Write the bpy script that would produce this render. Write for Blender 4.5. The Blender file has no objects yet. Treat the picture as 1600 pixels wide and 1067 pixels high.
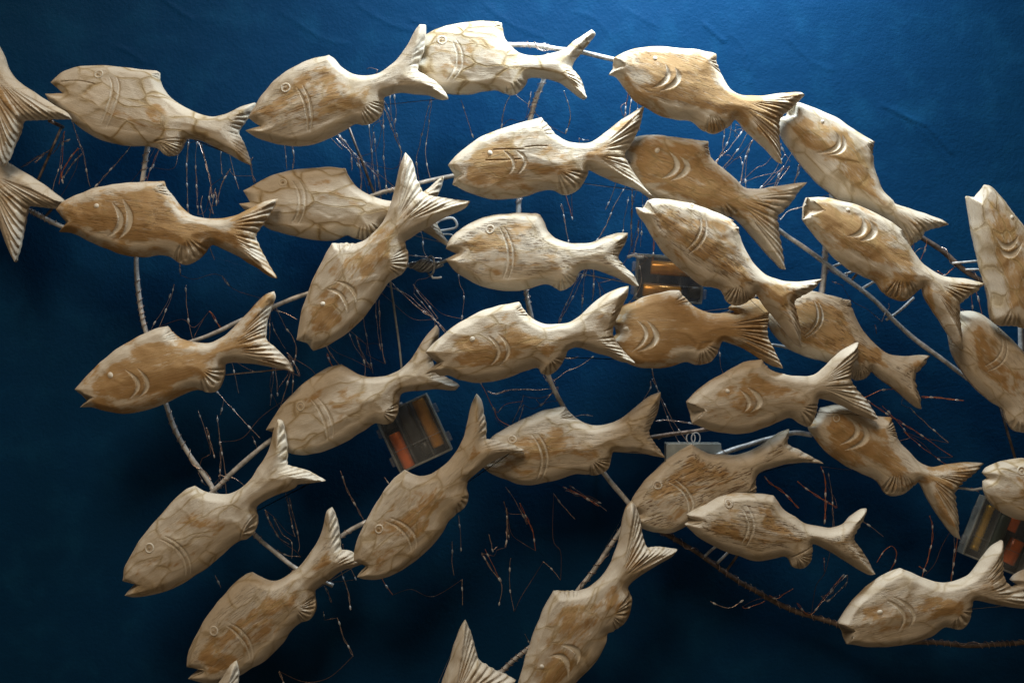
import bpy, math, random
import numpy as np
from mathutils import Vector, noise
from mathutils.geometry import delaunay_2d_cdt

# ------------------------------------------------------------------ scale, camera, light
S = 0.00065            # one unit of the working scale (a photo pixel on the fish plane) in metres
FD = 2222.0            # focal distance in working units (50 mm lens)
CZ = 2352.0            # camera distance from the wall
C = bpy.context.scene.collection
sc = bpy.context.scene

cam = bpy.data.cameras.new("camera")
cam.lens = 50.0
cam.sensor_width = 36.0
cam.clip_start = 0.05
cam.clip_end = 50
cam.dof.use_dof = True
cam.dof.focus_distance = (CZ - 170) * S
cam.dof.aperture_fstop = 6.3
camo = bpy.data.objects.new("camera", cam)
camo.location = (0, -CZ * S, 0)
camo.rotation_euler = (math.radians(90), 0, 0)
C.objects.link(camo)
sc.camera = camo

world = bpy.data.worlds.new("World")
sc.world = world
world.use_nodes = True
world.node_tree.nodes["Background"].inputs[0].default_value = (1.0, 0.74, 0.46, 1)
world.node_tree.nodes["Background"].inputs[1].default_value = 0.085


def W(x, y, z):
    """working units (x right, y up, z off the wall) -> metres"""
    return Vector((x * S, -z * S, y * S))


def P(u, v, z):
    """a spot seen at (u, v) lying z off the wall"""
    k = (CZ - z) / FD
    return Vector(((u - 800) * k, (533.5 - v) * k, z))


def lamp(name, kind, pos, aim, energy, color, **kw):
    l = bpy.data.lights.new(name, kind)
    l.energy = energy
    l.color = color
    for k, v in kw.items():
        setattr(l, k, v)
    o = bpy.data.objects.new(name, l)
    o.location = W(*pos)
    d = W(*aim) - W(*pos)
    o.rotation_euler = d.to_track_quat('-Z', 'Y').to_euler()
    C.objects.link(o)
    return o


# cool spot washing the wall from above, and the warm room light from the front
lamp("wall_light", 'AREA', (300, 1080, 295), (210, 330, 10), 6.2, (0.80, 0.93, 1.0),
     shape='RECTANGLE', size=0.46, size_y=0.10, spread=math.radians(120))
lamp("room_light", 'AREA', (-700, 3100, 2950), (0, -60, 120), 33.0, (1.0, 0.80, 0.57),
     shape='DISK', size=1.1)

sc.view_settings.view_transform = 'Standard'
sc.view_settings.look = 'None'
sc.view_settings.exposure = 0.0
sc.view_settings.gamma = 1.0
sc.cycles.max_bounces = 6
sc.cycles.transparent_max_bounces = 16


# ------------------------------------------------------------------ materials
def mat(name):
    m = bpy.data.materials.new(name)
    m.use_nodes = True
    nt = m.node_tree
    return m, nt, nt.nodes["Principled BSDF"]


class NB:
    def __init__(s, nt):
        s.nt = nt

    def n(s, t, **kw):
        x = s.nt.nodes.new(t)
        for k, v in kw.items():
            setattr(x, k, v)
        return x

    def put(s, sock, v):
        if isinstance(v, bpy.types.NodeSocket):
            s.nt.links.new(v, sock)
        elif v is not None:
            sock.default_value = v

    def math(s, op, a, b=None, c=None, clamp=False):
        x = s.n('ShaderNodeMath', operation=op, use_clamp=clamp)
        s.put(x.inputs[0], a)
        s.put(x.inputs[1], b)
        s.put(x.inputs[2], c)
        return x.outputs[0]

    def ramp(s, v, lo, hi, a=0.0, b=1.0):
        x = s.n('ShaderNodeMapRange', interpolation_type='SMOOTHSTEP')
        for i, w in enumerate((v, lo, hi, a, b)):
            s.put(x.inputs[i], w)
        return x.outputs[0]

    def mix(s, f, a, b, blend='MIX'):
        x = s.n('ShaderNodeMix', data_type='RGBA', blend_type=blend)
        s.put(x.inputs[0], f)
        s.put(x.inputs[6], a)
        s.put(x.inputs[7], b)
        return x.outputs[2]

    def noise(s, vec, scale, detail=4, rough=0.55, dist=0.0):
        x = s.n('ShaderNodeTexNoise')
        s.put(x.inputs['Vector'], vec)
        x.inputs['Scale'].default_value = scale
        x.inputs['Detail'].default_value = detail
        x.inputs['Roughness'].default_value = rough
        x.inputs['Distortion'].default_value = dist
        return x.outputs[0]

    def scale(s, vec, sx, sy, sz):
        x = s.n('ShaderNodeMapping')
        s.put(x.inputs[0], vec)
        x.inputs['Scale'].default_value = (sx, sy, sz)
        return x.outputs[0]

    def bump(s, h, dist, strength=1.0, normal=None):
        x = s.n('ShaderNodeBump')
        x.inputs['Strength'].default_value = strength
        x.inputs['Distance'].default_value = dist
        s.put(x.inputs['Height'], h)
        s.put(x.inputs['Normal'], normal)
        return x.outputs[0]


def wood_material():
    m, nt, b = mat("washed_wood")
    N = NB(nt)
    wp = N.n('ShaderNodeAttribute', attribute_name='wp').outputs['Vector']
    a1 = N.n('ShaderNodeAttribute', attribute_name='a1')
    pr = N.n('ShaderNodeAttribute', attribute_name='prm')
    s1 = N.n('ShaderNodeSeparateColor')
    N.put(s1.inputs[0], a1.outputs['Color'])
    s2 = N.n('ShaderNodeSeparateColor')
    N.put(s2.inputs[0], pr.outputs['Color'])
    core, vein, cut = s1.outputs
    ochre, vamt, grain = s2.outputs
    dark = a1.outputs['Alpha']
    deep = pr.outputs['Alpha']
    # stain patches, heaviest on the flat of the side, thin on the chamfers
    big = N.noise(N.scale(wp, .012, .024, .024), 1.0, 3, .55, .8)
    mid = N.noise(N.scale(wp, .05, .10, .10), 1.0, 6, .62, .9)
    streak = N.noise(N.scale(wp, .022, .42, .42), 1.0, 6, .7, .25)
    fine = N.noise(N.scale(wp, .12, 1.5, 1.5), 1.0, 4, .65, .1)
    m1 = N.math('ADD', N.math('MULTIPLY', big, 1.15), N.math('MULTIPLY', mid, .50))
    m1 = N.math('ADD', m1, N.math('MULTIPLY', streak, .16))
    m1 = N.math('ADD', m1, N.math('MULTIPLY', N.math('SUBTRACT', deep, 1.0), .26))
    m1 = N.math('ADD', m1, N.math('MULTIPLY', N.math('SUBTRACT', ochre, .5), .62))
    mask = N.ramp(m1, .75, .94)
    pale = N.mix(mid, (.57, .485, .37, 1), (.73, .65, .54, 1))
    och = N.mix(streak, (.30, .150, .038, 1), (.53, .315, .110, 1))
    col = N.mix(N.math('MULTIPLY', mask, .86), pale, och)
    # saw grain: thin dark-brown strokes along the fish
    g1 = N.ramp(N.noise(N.scale(wp, .040, .62, .62), 1.0, 3, .6, .1), .54, .60)
    gp = N.ramp(N.noise(N.scale(wp, .018, .03, .03), 1.0, 2, .5), .36, .50)
    gm = N.math('MULTIPLY', N.math('MULTIPLY', g1, gp), N.math('MULTIPLY', grain, core))
    col = N.mix(N.math('MULTIPLY', gm, .85), col, (.17, .088, .034, 1))
    # knife facets with stain settled in the creases between them
    wn = N.n('ShaderNodeTexNoise')
    N.put(wn.inputs['Vector'], N.scale(wp, .020, .020, .020))
    wn.inputs['Scale'].default_value = 1.0
    wn.inputs['Detail'].default_value = 1.5
    wa = N.n('ShaderNodeVectorMath', operation='MULTIPLY_ADD')
    N.put(wa.inputs[0], wn.outputs['Color'])
    wa.inputs[1].default_value = (58, 30, 30)
    N.put(wa.inputs[2], wp)
    vs = N.scale(wa.outputs[0], 1 / 58, 1 / 24, 1 / 60)
    vo = N.n('ShaderNodeTexVoronoi', feature='DISTANCE_TO_EDGE')
    N.put(vo.inputs['Vector'], vs)
    vo.inputs['Scale'].default_value = 1.0
    vf = N.n('ShaderNodeTexVoronoi', feature='F1')
    N.put(vf.inputs['Vector'], vs)
    vf.inputs['Scale'].default_value = 1.0
    wob = N.noise(N.scale(wp, .3, .3, .3), 1.0, 3, .6)
    ve = vo.outputs['Distance']
    vv = N.math('ADD', ve, N.math('MULTIPLY', N.math('SUBTRACT', wob, .5), .05))
    vm = N.ramp(vv, .045, .010)
    vh = N.ramp(vv, .12, .02)
    brk = N.ramp(N.noise(N.scale(wp, .03, .03, .03), 1.0, 2, .5), .34, .60)
    halo = N.math('MULTIPLY', N.math('MULTIPLY', vh, vamt), N.math('MULTIPLY_ADD', brk, .6, .4))
    col = N.mix(N.math('MULTIPLY', halo, .70), col, (.43, .30, .115, 1))
    vm2 = N.math('MULTIPLY', N.math('MULTIPLY', vm, vamt), N.math('MULTIPLY_ADD', brk, .75, .2))
    col = N.mix(N.math('MULTIPLY', vm2, .74), col, (.27, .185, .09, 1))
    # each facet took the wash a little differently
    fc = N.n('ShaderNodeSeparateColor')
    N.put(fc.inputs[0], vf.outputs['Color'])
    ft = N.math('MULTIPLY_ADD', fc.outputs[0], .20, .86)
    cc = N.n('ShaderNodeCombineColor')
    for q_ in range(3):
        N.put(cc.inputs[q_], ft)
    col = N.mix(N.math('MULTIPLY', vamt, .9), col, N.mix(1.0, col, cc.outputs[0], 'MULTIPLY'))
    # dry-brushed white wash
    wb = N.ramp(N.noise(N.scale(wp, .035, .30, .30), 1.0, 6, .72, .3), .53, .66)
    wp2 = N.ramp(N.noise(N.scale(wp, .03, .05, .05), 1.0, 3, .55, .5), .42, .58)
    col = N.mix(N.math('MULTIPLY', N.math('MULTIPLY', wb, wp2), .32), col, (.80, .76, .68, 1))
    # specks and fine grain
    sp = N.ramp(N.noise(wp, .55, 2, .5), .70, .76)
    col = N.mix(N.math('MULTIPLY', sp, .35), col, (.20, .12, .06, 1))
    col = N.mix(.32, col, N.mix(N.ramp(fine, .3, .7), (.62, .59, .54, 1), (1.06, 1.06, 1.06, 1)), 'MULTIPLY')
    # fresh pale wood in knife cuts, and the painted lit walls of fan cuts
    cp = N.mix(mid, (.66, .60, .49, 1), (.82, .78, .69, 1))
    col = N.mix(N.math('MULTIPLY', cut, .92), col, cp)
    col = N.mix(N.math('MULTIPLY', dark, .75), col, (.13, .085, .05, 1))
    N.put(b.inputs['Base Color'], col)
    b.inputs['Roughness'].default_value = .60
    b.inputs['Specular IOR Level'].default_value = .28
    sc_h = N.math('POWER', N.math('MINIMUM', vf.outputs['Distance'], 1.0), 2.0)
    h = N.math('MULTIPLY', N.math('MULTIPLY', sc_h, N.math('MULTIPLY_ADD', vamt, 1.0, .35)), 1.6)
    h = N.math('SUBTRACT', h, N.math('MULTIPLY', vm2, .35))
    h = N.math('ADD', h, N.math('MULTIPLY', fine, .30))
    h = N.math('ADD', h, N.math('MULTIPLY', streak, .30))
    h = N.math('SUBTRACT', h, N.math('MULTIPLY', gm, .9))
    h = N.math('ADD', h, N.math('MULTIPLY', mid, .22))
    N.put(b.inputs['Normal'], N.bump(h, 1.5 * S, .85))
    return m


def wall_material():
    m, nt, b = mat("blue_plaster")
    N = NB(nt)
    tc = N.n('ShaderNodeTexCoord').outputs['Object']
    big = N.noise(tc, 3.0, 3)
    mid = N.noise(tc, 22.0, 5, .6)
    col = N.mix(big, (.0022, .029, .089, 1), (.0032, .041, .112, 1))
    col = N.mix(N.ramp(mid, .45, .75), col, (.0045, .049, .126, 1))
    sp = N.ramp(N.noise(tc, 320, 2), .76, .80)
    col = N.mix(N.math('MULTIPLY', sp, .25), col, (.10, .22, .36, 1))
    N.put(b.inputs['Base Color'], col)
    b.inputs['Roughness'].default_value = .48
    b.inputs['Specular IOR Level'].default_value = .05
    mp = N.n('ShaderNodeMapping')
    N.put(mp.inputs[0], tc)
    mp.inputs['Rotation'].default_value = (0, math.radians(38), 0)
    mp.inputs['Scale'].default_value = (7, 7, 22)
    st = N.noise(mp.outputs[0], 1.0, 5, .55, .6)
    grit = N.noise(tc, 260, 4, .65)
    lump = N.noise(tc, 45, 4, .55, .4)
    h = N.math('ADD', N.math('MULTIPLY', st, .35), N.math('MULTIPLY', grit, .50))
    h = N.math('ADD', h, N.math('MULTIPLY', lump, .5))
    N.put(b.inputs['Normal'], N.bump(h, .0014, .8))
    return m


def simple(name, col, rough, metal=0.0, alpha=1.0, spec=.5, trans=0.0, vary=0.0, vs=200, emis=None):
    m, nt, b = mat(name)
    N = NB(nt)
    tc = N.n('ShaderNodeTexCoord').outputs['Object']
    nz = N.noise(tc, vs, 4, .6)
    c2 = tuple(c * (1 - vary) for c in col) + (1,)
    N.put(b.inputs['Base Color'], N.mix(N.ramp(nz, .35, .68), tuple(col) + (1,), c2))
    N.put(b.inputs['Roughness'], N.math('MULTIPLY_ADD', nz, .25, rough - .1))
    b.inputs['Metallic'].default_value = metal
    b.inputs['Alpha'].default_value = alpha
    b.inputs['Specular IOR Level'].default_value = spec
    b.inputs['Transmission Weight'].default_value = trans
    N.put(b.inputs['Normal'], N.bump(nz, .0004, .3))
    return m


M_WOOD = wood_material()
M_WALL = wall_material()
M_ROD = simple("silver_painted_steel", (.80, .80, .80), .40, .2, vary=.5, vs=120)
M_DARKROD = simple("weathered_steel", (.26, .20, .17), .5, .5, vary=.6, vs=160)
M_COPPER = simple("copper_wire", (.80, .60, .50), .25, .75, vary=.5, vs=90)
M_UNLITCU = simple("unlit_copper_wire", (.30, .17, .11), .35, .7, vary=.5, vs=60)  # same copper, painted dark for the lengths that catch no glint
M_ORANGE = simple("bright_copper_wire", (.85, .30, .12), .28, .7, vary=.3, vs=90)
M_BULB = simple("clear_bulb", (.80, .82, .85), .15, 0, alpha=.55, spec=1.0, vary=.1)
M_PLASTIC = simple("clear_plastic", (.55, .60, .64), .16, 0, alpha=.09, spec=1.0, vary=.3, vs=60)
M_PLEDGE = simple("frosted_plastic", (.40, .43, .46), .35, 0, alpha=.26, spec=.6, vary=.3, vs=60)
M_PFROST = simple("milky_plastic", (.50, .53, .50), .4, 0, alpha=.60, spec=.6, vary=.3, vs=60)
M_PBACK = simple("dark_case_plastic", (.03, .035, .04), .35, 0, alpha=.75, spec=.5)
M_BORANGE = simple("orange_battery_sleeve", (1.0, .20, .02), .20, .2, vary=.35, vs=60)
M_BAMBER = simple("amber_battery_sleeve", (.80, .36, .04), .22, .35, vary=.4, vs=60)
M_BDARK = simple("black_battery_sleeve", (.02, .02, .022), .35, .1, vary=.2)
M_BGREEN = simple("green_battery_sleeve", (.02, .05, .035), .4, .1, vary=.2)
M_GOLD = simple("gold_battery_sleeve", (.75, .48, .06), .28, .7, vary=.4, vs=80)
M_TERM = simple("nickel_terminal", (.5, .5, .5), .3, .9)
M_TIE = simple("clear_cable_tie", (.62, .66, .70), .3, 0, alpha=.75, spec=.7)
M_GREY = simple("grey_cable", (.42, .43, .43), .3, .35, vary=.4, vs=140)


# ------------------------------------------------------------------ object helpers
def link(name, me, m, parent=None):
    if m is not None and not me.materials:
        me.materials.append(m)
    o = bpy.data.objects.new(name, me)
    C.objects.link(o)
    if parent is not None:
        o.parent = parent
    return o


def thing(name, label, cat, loc, group=None):
    o = bpy.data.objects.new(name, None)
    o.empty_display_size = .02
    C.objects.link(o)
    o.location = loc
    o['label'] = label
    o['category'] = cat
    if group:
        o['group'] = group
    return o


def mesh(name, v, f, smooth=True):
    me = bpy.data.meshes.new(name)
    me.from_pydata([tuple(a) for a in v], [], f)
    if smooth:
        me.polygons.foreach_set('use_smooth', [True] * len(me.polygons))
    me.update()
    return me


def tube_geo(pts, rad, seg=6, caps=True, V=None, F=None):
    """pts: metre Vectors; rad: one number or a list"""
    V = [] if V is None else V
    F = [] if F is None else F
    n = len(pts)
    base = len(V)
    up = Vector((0, -1, 0))
    for i, p in enumerate(pts):
        t = (pts[min(i + 1, n - 1)] - pts[max(i - 1, 0)]).normalized()
        a = up - t * up.dot(t)
        if a.length < 1e-3:
            a = Vector((1, 0, 0)) - t * t.x
        a.normalize()
        bb = t.cross(a)
        r = rad[i] if isinstance(rad, (list, tuple)) else rad
        for k in range(seg):
            w = 2 * math.pi * k / seg
            V.append(p + a * (r * math.cos(w)) + bb * (r * math.sin(w)))
    for i in range(n - 1):
        for k in range(seg):
            k2 = (k + 1) % seg
            F.append((base + i * seg + k, base + i * seg + k2, base + (i + 1) * seg + k2, base + (i + 1) * seg + k))
    if caps:
        F.append(tuple(base + k for k in reversed(range(seg))))
        F.append(tuple(base + (n - 1) * seg + k for k in range(seg)))
    return V, F


def spline(pts, step):
    """smooth polyline through pts (Vectors)"""
    if len(pts) == 2:
        n = max(2, int((pts[1] - pts[0]).length / step))
        return [pts[0].lerp(pts[1], i / n) for i in range(n + 1)]
    out = []
    for i in range(len(pts) - 1):
        p0 = pts[max(i - 1, 0)]
        p1, p2 = pts[i], pts[i + 1]
        p3 = pts[min(i + 2, len(pts) - 1)]
        n = max(2, int((p2 - p1).length / step))
        for j in range(n):
            t = j / n
            out.append(.5 * ((2 * p1) + (p2 - p0) * t + (2 * p0 - 5 * p1 + 4 * p2 - p3) * t * t
                             + (3 * p1 - p0 - 3 * p2 + p3) * t ** 3))
    out.append(pts[-1].copy())
    return out


# ------------------------------------------------------------------ the wall
def build_wall():
    xs = np.concatenate([np.arange(-2600, -960, 80.), np.arange(-960, 961, 3.4), np.arange(1040, 2601, 80.)])
    ys = np.concatenate([np.arange(-2000, -680, 80.), np.arange(-680, 681, 3.4), np.arange(760, 2201, 80.)])
    X, Y = np.meshgrid(xs, ys)
    Z = np.zeros_like(X)

    def ridge(pts, w, h, skew=.6):
        q = [P(u, v, 0) for u, v in pts]
        q = spline([Vector((a.x, a.y, 0)) for a in q], 30)
        for i in range(len(q) - 1):
            ax, ay, bx, by = q[i].x, q[i].y, q[i + 1].x, q[i + 1].y
            dx, dy = bx - ax, by - ay
            L = dx * dx + dy * dy
            t = np.clip(((X - ax) * dx + (Y - ay) * dy) / L, 0, 1)
            ex, ey = X - ax - t * dx, Y - ay - t * dy
            r = np.sqrt(ex * ex + ey * ey)
            side = np.sign(dx * ey - dy * ex)
            ww = np.where(side > 0, w * .55, w * .24)
            np.maximum(Zr, h * np.exp(-(r / ww) ** 1.4), out=Zr)
    for pts, w, h in [
        ([(976, 15), (1000, 28), (1026, 42)], 3, 3.0), ([(1100, 38), (1118, 55), (1132, 66)], 4, 4.5),
        ([(1142, 55), (1160, 72), (1165, 88), (1172, 132)], 3, 2.5), ([(1378, 165), (1420, 186), (1448, 198), (1485, 238)], 6, 3.5),
        ([(1400, 170), (1445, 210), (1510, 290)], 5, 2.2), ([(640, 30), (690, 52), (730, 78)], 6, 2.2),
        ([(180, 72), (205, 84), (225, 98)], 5, 2.5), ([(255, 0), (285, 22), (300, 30)], 5, 3),
        ([(560, 10), (610, 40), (650, 50)], 8, 2.2), ([(760, 10), (800, 40), (850, 60)], 8, 2.0),
        ([(1230, 60), (1270, 100), (1300, 110)], 7, 1.8), ([(440, 20), (500, 60), (540, 70)], 7, 1.8),
        ([(1000, 120), (1060, 150), (1110, 200)], 8, 1.8), ([(740, 255), (790, 285), (800, 320)], 7, 2.0),
        ([(900, 20), (930, 30), (955, 60)], 5, 1.8), ([(1500, 60), (1540, 110), (1560, 160)], 7, 1.8),
    ]:
        Zr = np.zeros_like(Z)
        ridge(pts, w, h)
        Z += Zr * .42
    fx, fy = X.ravel(), Y.ravel()
    lump = np.array([noise.fractal(Vector((a * .006, b * .006, 3.1)), 1.0, 2.0, 4) if abs(a) < 1000 and abs(b) < 720 else 0
                     for a, b in zip(fx, fy)]).reshape(X.shape)
    Z += 1.3 * lump
    ny, nx = X.shape
    co = np.empty((ny * nx, 3))
    co[:, 0] = fx * S
    co[:, 1] = -Z.ravel() * S
    co[:, 2] = fy * S
    idx = np.arange(ny * nx).reshape(ny, nx)
    q = np.stack([idx[:-1, :-1], idx[:-1, 1:], idx[1:, 1:], idx[1:, :-1]], -1).reshape(-1, 4)
    me = bpy.data.meshes.new("wall")
    me.vertices.add(len(co))
    me.vertices.foreach_set('co', co.ravel())
    me.loops.add(q.size)
    me.loops.foreach_set('vertex_index', q.ravel())
    me.polygons.add(len(q))
    me.polygons.foreach_set('loop_start', np.arange(0, q.size, 4))
    me.polygons.foreach_set('use_smooth', [True] * len(q))
    me.update(calc_edges=True)
    o = link("wall", me, M_WALL)
    o['kind'] = 'structure'


# ------------------------------------------------------------------ carved fish
CROP = {'A': (0, 0), 'B': (350, 0), 'C': (650, 0), 'D': (1100, 0), 'E': (0, 230), 'F': (350, 230), 'G': (650, 230),
        'H': (1100, 230), 'I': (0, 440), 'J': (350, 440), 'K': (700, 440), 'L': (1100, 440), 'M': (100, 733),
        'N': (450, 733), 'O': (800, 733), 'P': (1100, 733)}
ZK = 500 / 1597.0


def PT(s, z=None):
    """'A 243,404* 290,362 B ...' -> [(x, y, corner)]"""
    out = []
    ox = oy = 0
    for tok in s.split():
        if tok in CROP:
            ox, oy = CROP[tok]
            continue
        c = tok.endswith('*')
        a, b = tok.rstrip('*').split(',')
        u, v = float(a) * ZK + ox, float(b) * ZK + oy
        if z is None:
            out.append((u, v, c))
        else:
            q = P(u, v, z)
            out.append((q.x, q.y, c))
    return out


def smooth_loop(pts, step):
    n = len(pts)
    p = np.array([(a[0], a[1]) for a in pts])
    cor = [a[2] for a in pts]
    out = []
    for i in range(n):
        a, b = p[i], p[(i + 1) % n]
        L = np.hypot(*(b - a))
        if L < 1e-6:
            continue
        pm, pn = p[i - 1], p[(i + 2) % n]
        ta = (b - a) / L if cor[i] else (b - pm) / (np.hypot(*(a - pm)) + L)
        tb = (b - a) / L if cor[(i + 1) % n] else (pn - a) / (np.hypot(*(pn - b)) + L)
        k = max(1, int(round(L / step)))
        for j in range(k):
            t = j / k
            h00 = 2 * t ** 3 - 3 * t * t + 1
            h10 = t ** 3 - 2 * t * t + t
            h01 = -2 * t ** 3 + 3 * t * t
            h11 = t ** 3 - t * t
            out.append(h00 * a + h10 * L * ta + h01 * b + h11 * L * tb)
    return np.array(out)


def seg_dist(pts, A, B):
    """distance from each pt to each segment -> min, and t of nearest, index"""
    best = np.full(len(pts), 1e9)
    bt = np.zeros(len(pts))
    bi = np.zeros(len(pts), int)
    for s0 in range(0, len(pts), 4000):
        p = pts[s0:s0 + 4000, None, :]
        d = (B - A)[None]
        L = np.maximum((d ** 2).sum(-1), 1e-9)
        t = np.clip(((p - A[None]) * d).sum(-1) / L, 0, 1)
        e = p - A[None] - t[..., None] * d
        r = np.sqrt((e ** 2).sum(-1))
        k = r.argmin(1)
        ar = np.arange(len(k))
        best[s0:s0 + 4000] = r[ar, k]
        bt[s0:s0 + 4000] = t[ar, k]
        bi[s0:s0 + 4000] = k
    return best, bt, bi


def inside(pts, poly):
    x, y = pts[:, 0], pts[:, 1]
    c = np.zeros(len(pts), bool)
    j = len(poly) - 1
    for i in range(len(poly)):
        xi, yi = poly[i]
        xj, yj = poly[j]
        if yi != yj:
            c ^= ((yi > y) != (yj > y)) & (x < (xj - xi) * (y - yi) / (yj - yi) + xi)
        j = i
    return c


def sstep(x, a, b):
    t = np.clip((x - a) / (b - a), 0, 1)
    return t * t * (3 - 2 * t)


THICK = 16.0


def make_mesh(name, co, faces, nrm, wp, a1, prm):
    me = bpy.data.meshes.new(name)
    me.vertices.add(len(co))
    me.vertices.foreach_set('co', co.ravel())
    tot = np.array([len(f) for f in faces])
    lv = np.concatenate([np.asarray(f) for f in faces])
    me.loops.add(len(lv))
    me.loops.foreach_set('vertex_index', lv)
    me.polygons.add(len(faces))
    me.polygons.foreach_set('loop_start', np.concatenate([[0], np.cumsum(tot)[:-1]]))
    me.polygons.foreach_set('use_smooth', [True] * len(faces))
    me.update(calc_edges=True)
    at = me.attributes.new('wp', 'FLOAT_VECTOR', 'POINT')
    at.data.foreach_set('vector', wp.ravel())
    at = me.attributes.new('a1', 'FLOAT_COLOR', 'POINT')
    at.data.foreach_set('color', a1.ravel())
    at = me.attributes.new('prm', 'FLOAT_COLOR', 'POINT')
    at.data.foreach_set('color', prm.ravel())
    me.normals_split_custom_set_from_vertices(nrm)
    me.materials.append(M_WOOD)
    return me


def build_fish(idx, fd):
    rng = random.Random(100 + idx)
    nr = np.random.default_rng(100 + idx)
    z0 = 100 + THICK + 35 * fd['z']
    zf = z0 + 6
    loop = smooth_loop(PT(fd['o'], zf), 2.4)
    # fan cuts
    grooves = []     # (pts Nx2, half widths, depths, cutness, kind)
    mean = loop.mean(0)
    for kind, s, n, l in fd['fans']:
        a, b, q = [np.array(p[:2]) for p in PT(s, zf)]
        sp = np.hypot(*(b - a)) / n
        fsd = 1 if (b - a)[1] * (q - a)[0] - (b - a)[0] * (q - a)[1] > 0 else -1
        for k in range(n):
            t = (k + .5 + rng.uniform(-.13, .13)) / n
            e = a * (1 - t) + b * t
            ll = l * rng.uniform(.82, 1.1)
            i = e + (q - e) * min(ll, .93)
            mid = (e + i) / 2 + (np.array([-(q - e)[1], (q - e)[0]]) * rng.uniform(-.02, .02))
            out = e + (e - q) / (np.hypot(*(e - q)) + 1e-6) * 7
            w0 = min(sp * .40, 4.2) * rng.uniform(.75, 1.1)
            dp = (5.2 if l > .45 else 4.4) * rng.uniform(.7, 1.15)
            grooves.append((np.array([out, e, mid, i]), [w0 * 1.1, w0, w0 * .75, .7],
                            [dp * 1.15, dp, dp * .7, .2], rng.uniform(.45, .9), 'fan', e, q, fsd))
    for s, w in fd.get('gills', []):
        p = np.array([a[:2] for a in PT(s, zf)])
        m = 2 * p[1] - .5 * (p[0] + p[2])
        ts = np.linspace(0, 1, 13)[:, None]
        c = (1 - ts) ** 2 * p[0] + 2 * ts * (1 - ts) * m + ts ** 2 * p[2]
        tt = ts[:, 0]
        pr = np.sin(np.pi * np.clip(tt, .02, .98)) ** (.7 if w > 3 else .35)
        grooves.append((c, list(np.maximum(w * pr, .5)), list((.9 + w * .42) * pr), 1.0, 'gill', None, None))
    for s, w in fd.get('cuts', []):
        p = spline([Vector((a[0], a[1])) for a in PT(s, zf)], 6)
        c = np.array([(v.x, v.y) for v in p])
        grooves.append((c, [w] * len(c), [1.5] * len(c), .3, 'cut', None, None))
    # nick the outline where cuts reach it, and leave a hand-carved wobble
    for g in grooves:
        if g[4] == 'fan':
            e, q = g[5], g[6]
            d = np.hypot(*(loop - e).T)
            k = np.clip(1 - d / (g[1][1] + 1.5), 0, 1)[:, None]
            dirn = (q - e) / (np.hypot(*(q - e)) + 1e-6)
            loop = loop + dirn * k * 1.7
    wob = np.array([[noise.noise(Vector((p[0] * .05, p[1] * .05, idx))), noise.noise(Vector((p[0] * .05, p[1] * .05, idx + 50)))]
                    for p in loop])
    loop = loop + wob * 1.1
    mouth = None
    if 'mouth' in fd:
        mouth = np.array([a[:2] for a in PT(fd['mouth'], zf)])     # upper, inner, lower
    # --- triangulate
    head = np.array(PT(fd['axis'], zf)[0][:2])
    tail = np.array(PT(fd['axis'], zf)[1][:2])
    th = math.atan2(*(head - tail)[::-1])
    lo, hi = loop.min(0), loop.max(0)
    step = 2.15
    ext = max(hi[0] - lo[0], hi[1] - lo[1])
    gx = np.arange(lo[0], hi[0], step)
    gy = np.arange(lo[1], hi[1], step * .866)
    GX, GY = np.meshgrid(gx, gy)
    GX = GX + (np.arange(len(gy)) % 2)[:, None] * step / 2
    grid = np.stack([GX.ravel(), GY.ravel()], 1)
    grid = grid + nr.uniform(-.25, .25, grid.shape)
    # leave out what lies far beyond the picture's edge at full density
    k = (CZ - zf) / FD
    far = (abs(grid[:, 0]) > 830 * k) | (abs(grid[:, 1]) > 565 * k)
    grid = grid[(~far) | (nr.random(len(grid)) < .06)]
    grid = grid[inside(grid, loop)]
    A = loop
    B = np.roll(loop, -1, 0)
    d, _, _ = seg_dist(grid, A, B)
    grid = grid[d > 1.0]
    verts = [Vector(p) for p in loop]
    nl = len(loop)
    edges = [(i, (i + 1) % nl) for i in range(nl)]
    cons = []
    for g in grooves:
        pts, hw = g[0], g[1]
        tg = np.gradient(pts, axis=0)
        tg /= np.hypot(*tg.T)[:, None] + 1e-9
        nm = np.stack([-tg[:, 1], tg[:, 0]], 1)
        if g[4] == 'fan':
            r = range(1, len(pts))
        else:
            r = range(len(pts))
        lines = [[pts[i] + nm[i] * hw[i] * s_ for i in r] for s_ in (-1, 0, 1)]
        if g[4] == 'gill':
            loopc = lines[0] + lines[2][::-1]
            lines = [lines[1], loopc + [loopc[0]]]
        for ln in lines:
            # refine
            L2 = []
            for i in range(len(ln) - 1):
                n = max(1, int(np.hypot(*(ln[i + 1] - ln[i])) / 2.5))
                for j in range(n):
                    L2.append(ln[i] + (ln[i + 1] - ln[i]) * j / n)
            L2.append(ln[-1])
            L2 = np.array(L2)
            ok = inside(L2, loop)
            dd, _, _ = seg_dist(L2, A, B)
            ok &= dd > .8
            prev = None
            for i, p in enumerate(L2):
                if ok[i]:
                    verts.append(Vector(p))
                    cons.append(p)
                    if prev is not None:
                        edges.append((prev, len(verts) - 1))
                    prev = len(verts) - 1
                else:
                    prev = None
    if cons:
        cons = np.array(cons)
        from mathutils.kdtree import KDTree
        kd = KDTree(len(cons))
        for i, p in enumerate(cons):
            kd.insert((p[0], p[1], 0), i)
        kd.balance()
        keep = [kd.find((p[0], p[1], 0))[2] > 1.0 for p in grid]
        grid = grid[np.array(keep)]
    verts += [Vector(p) for p in grid]
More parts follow.
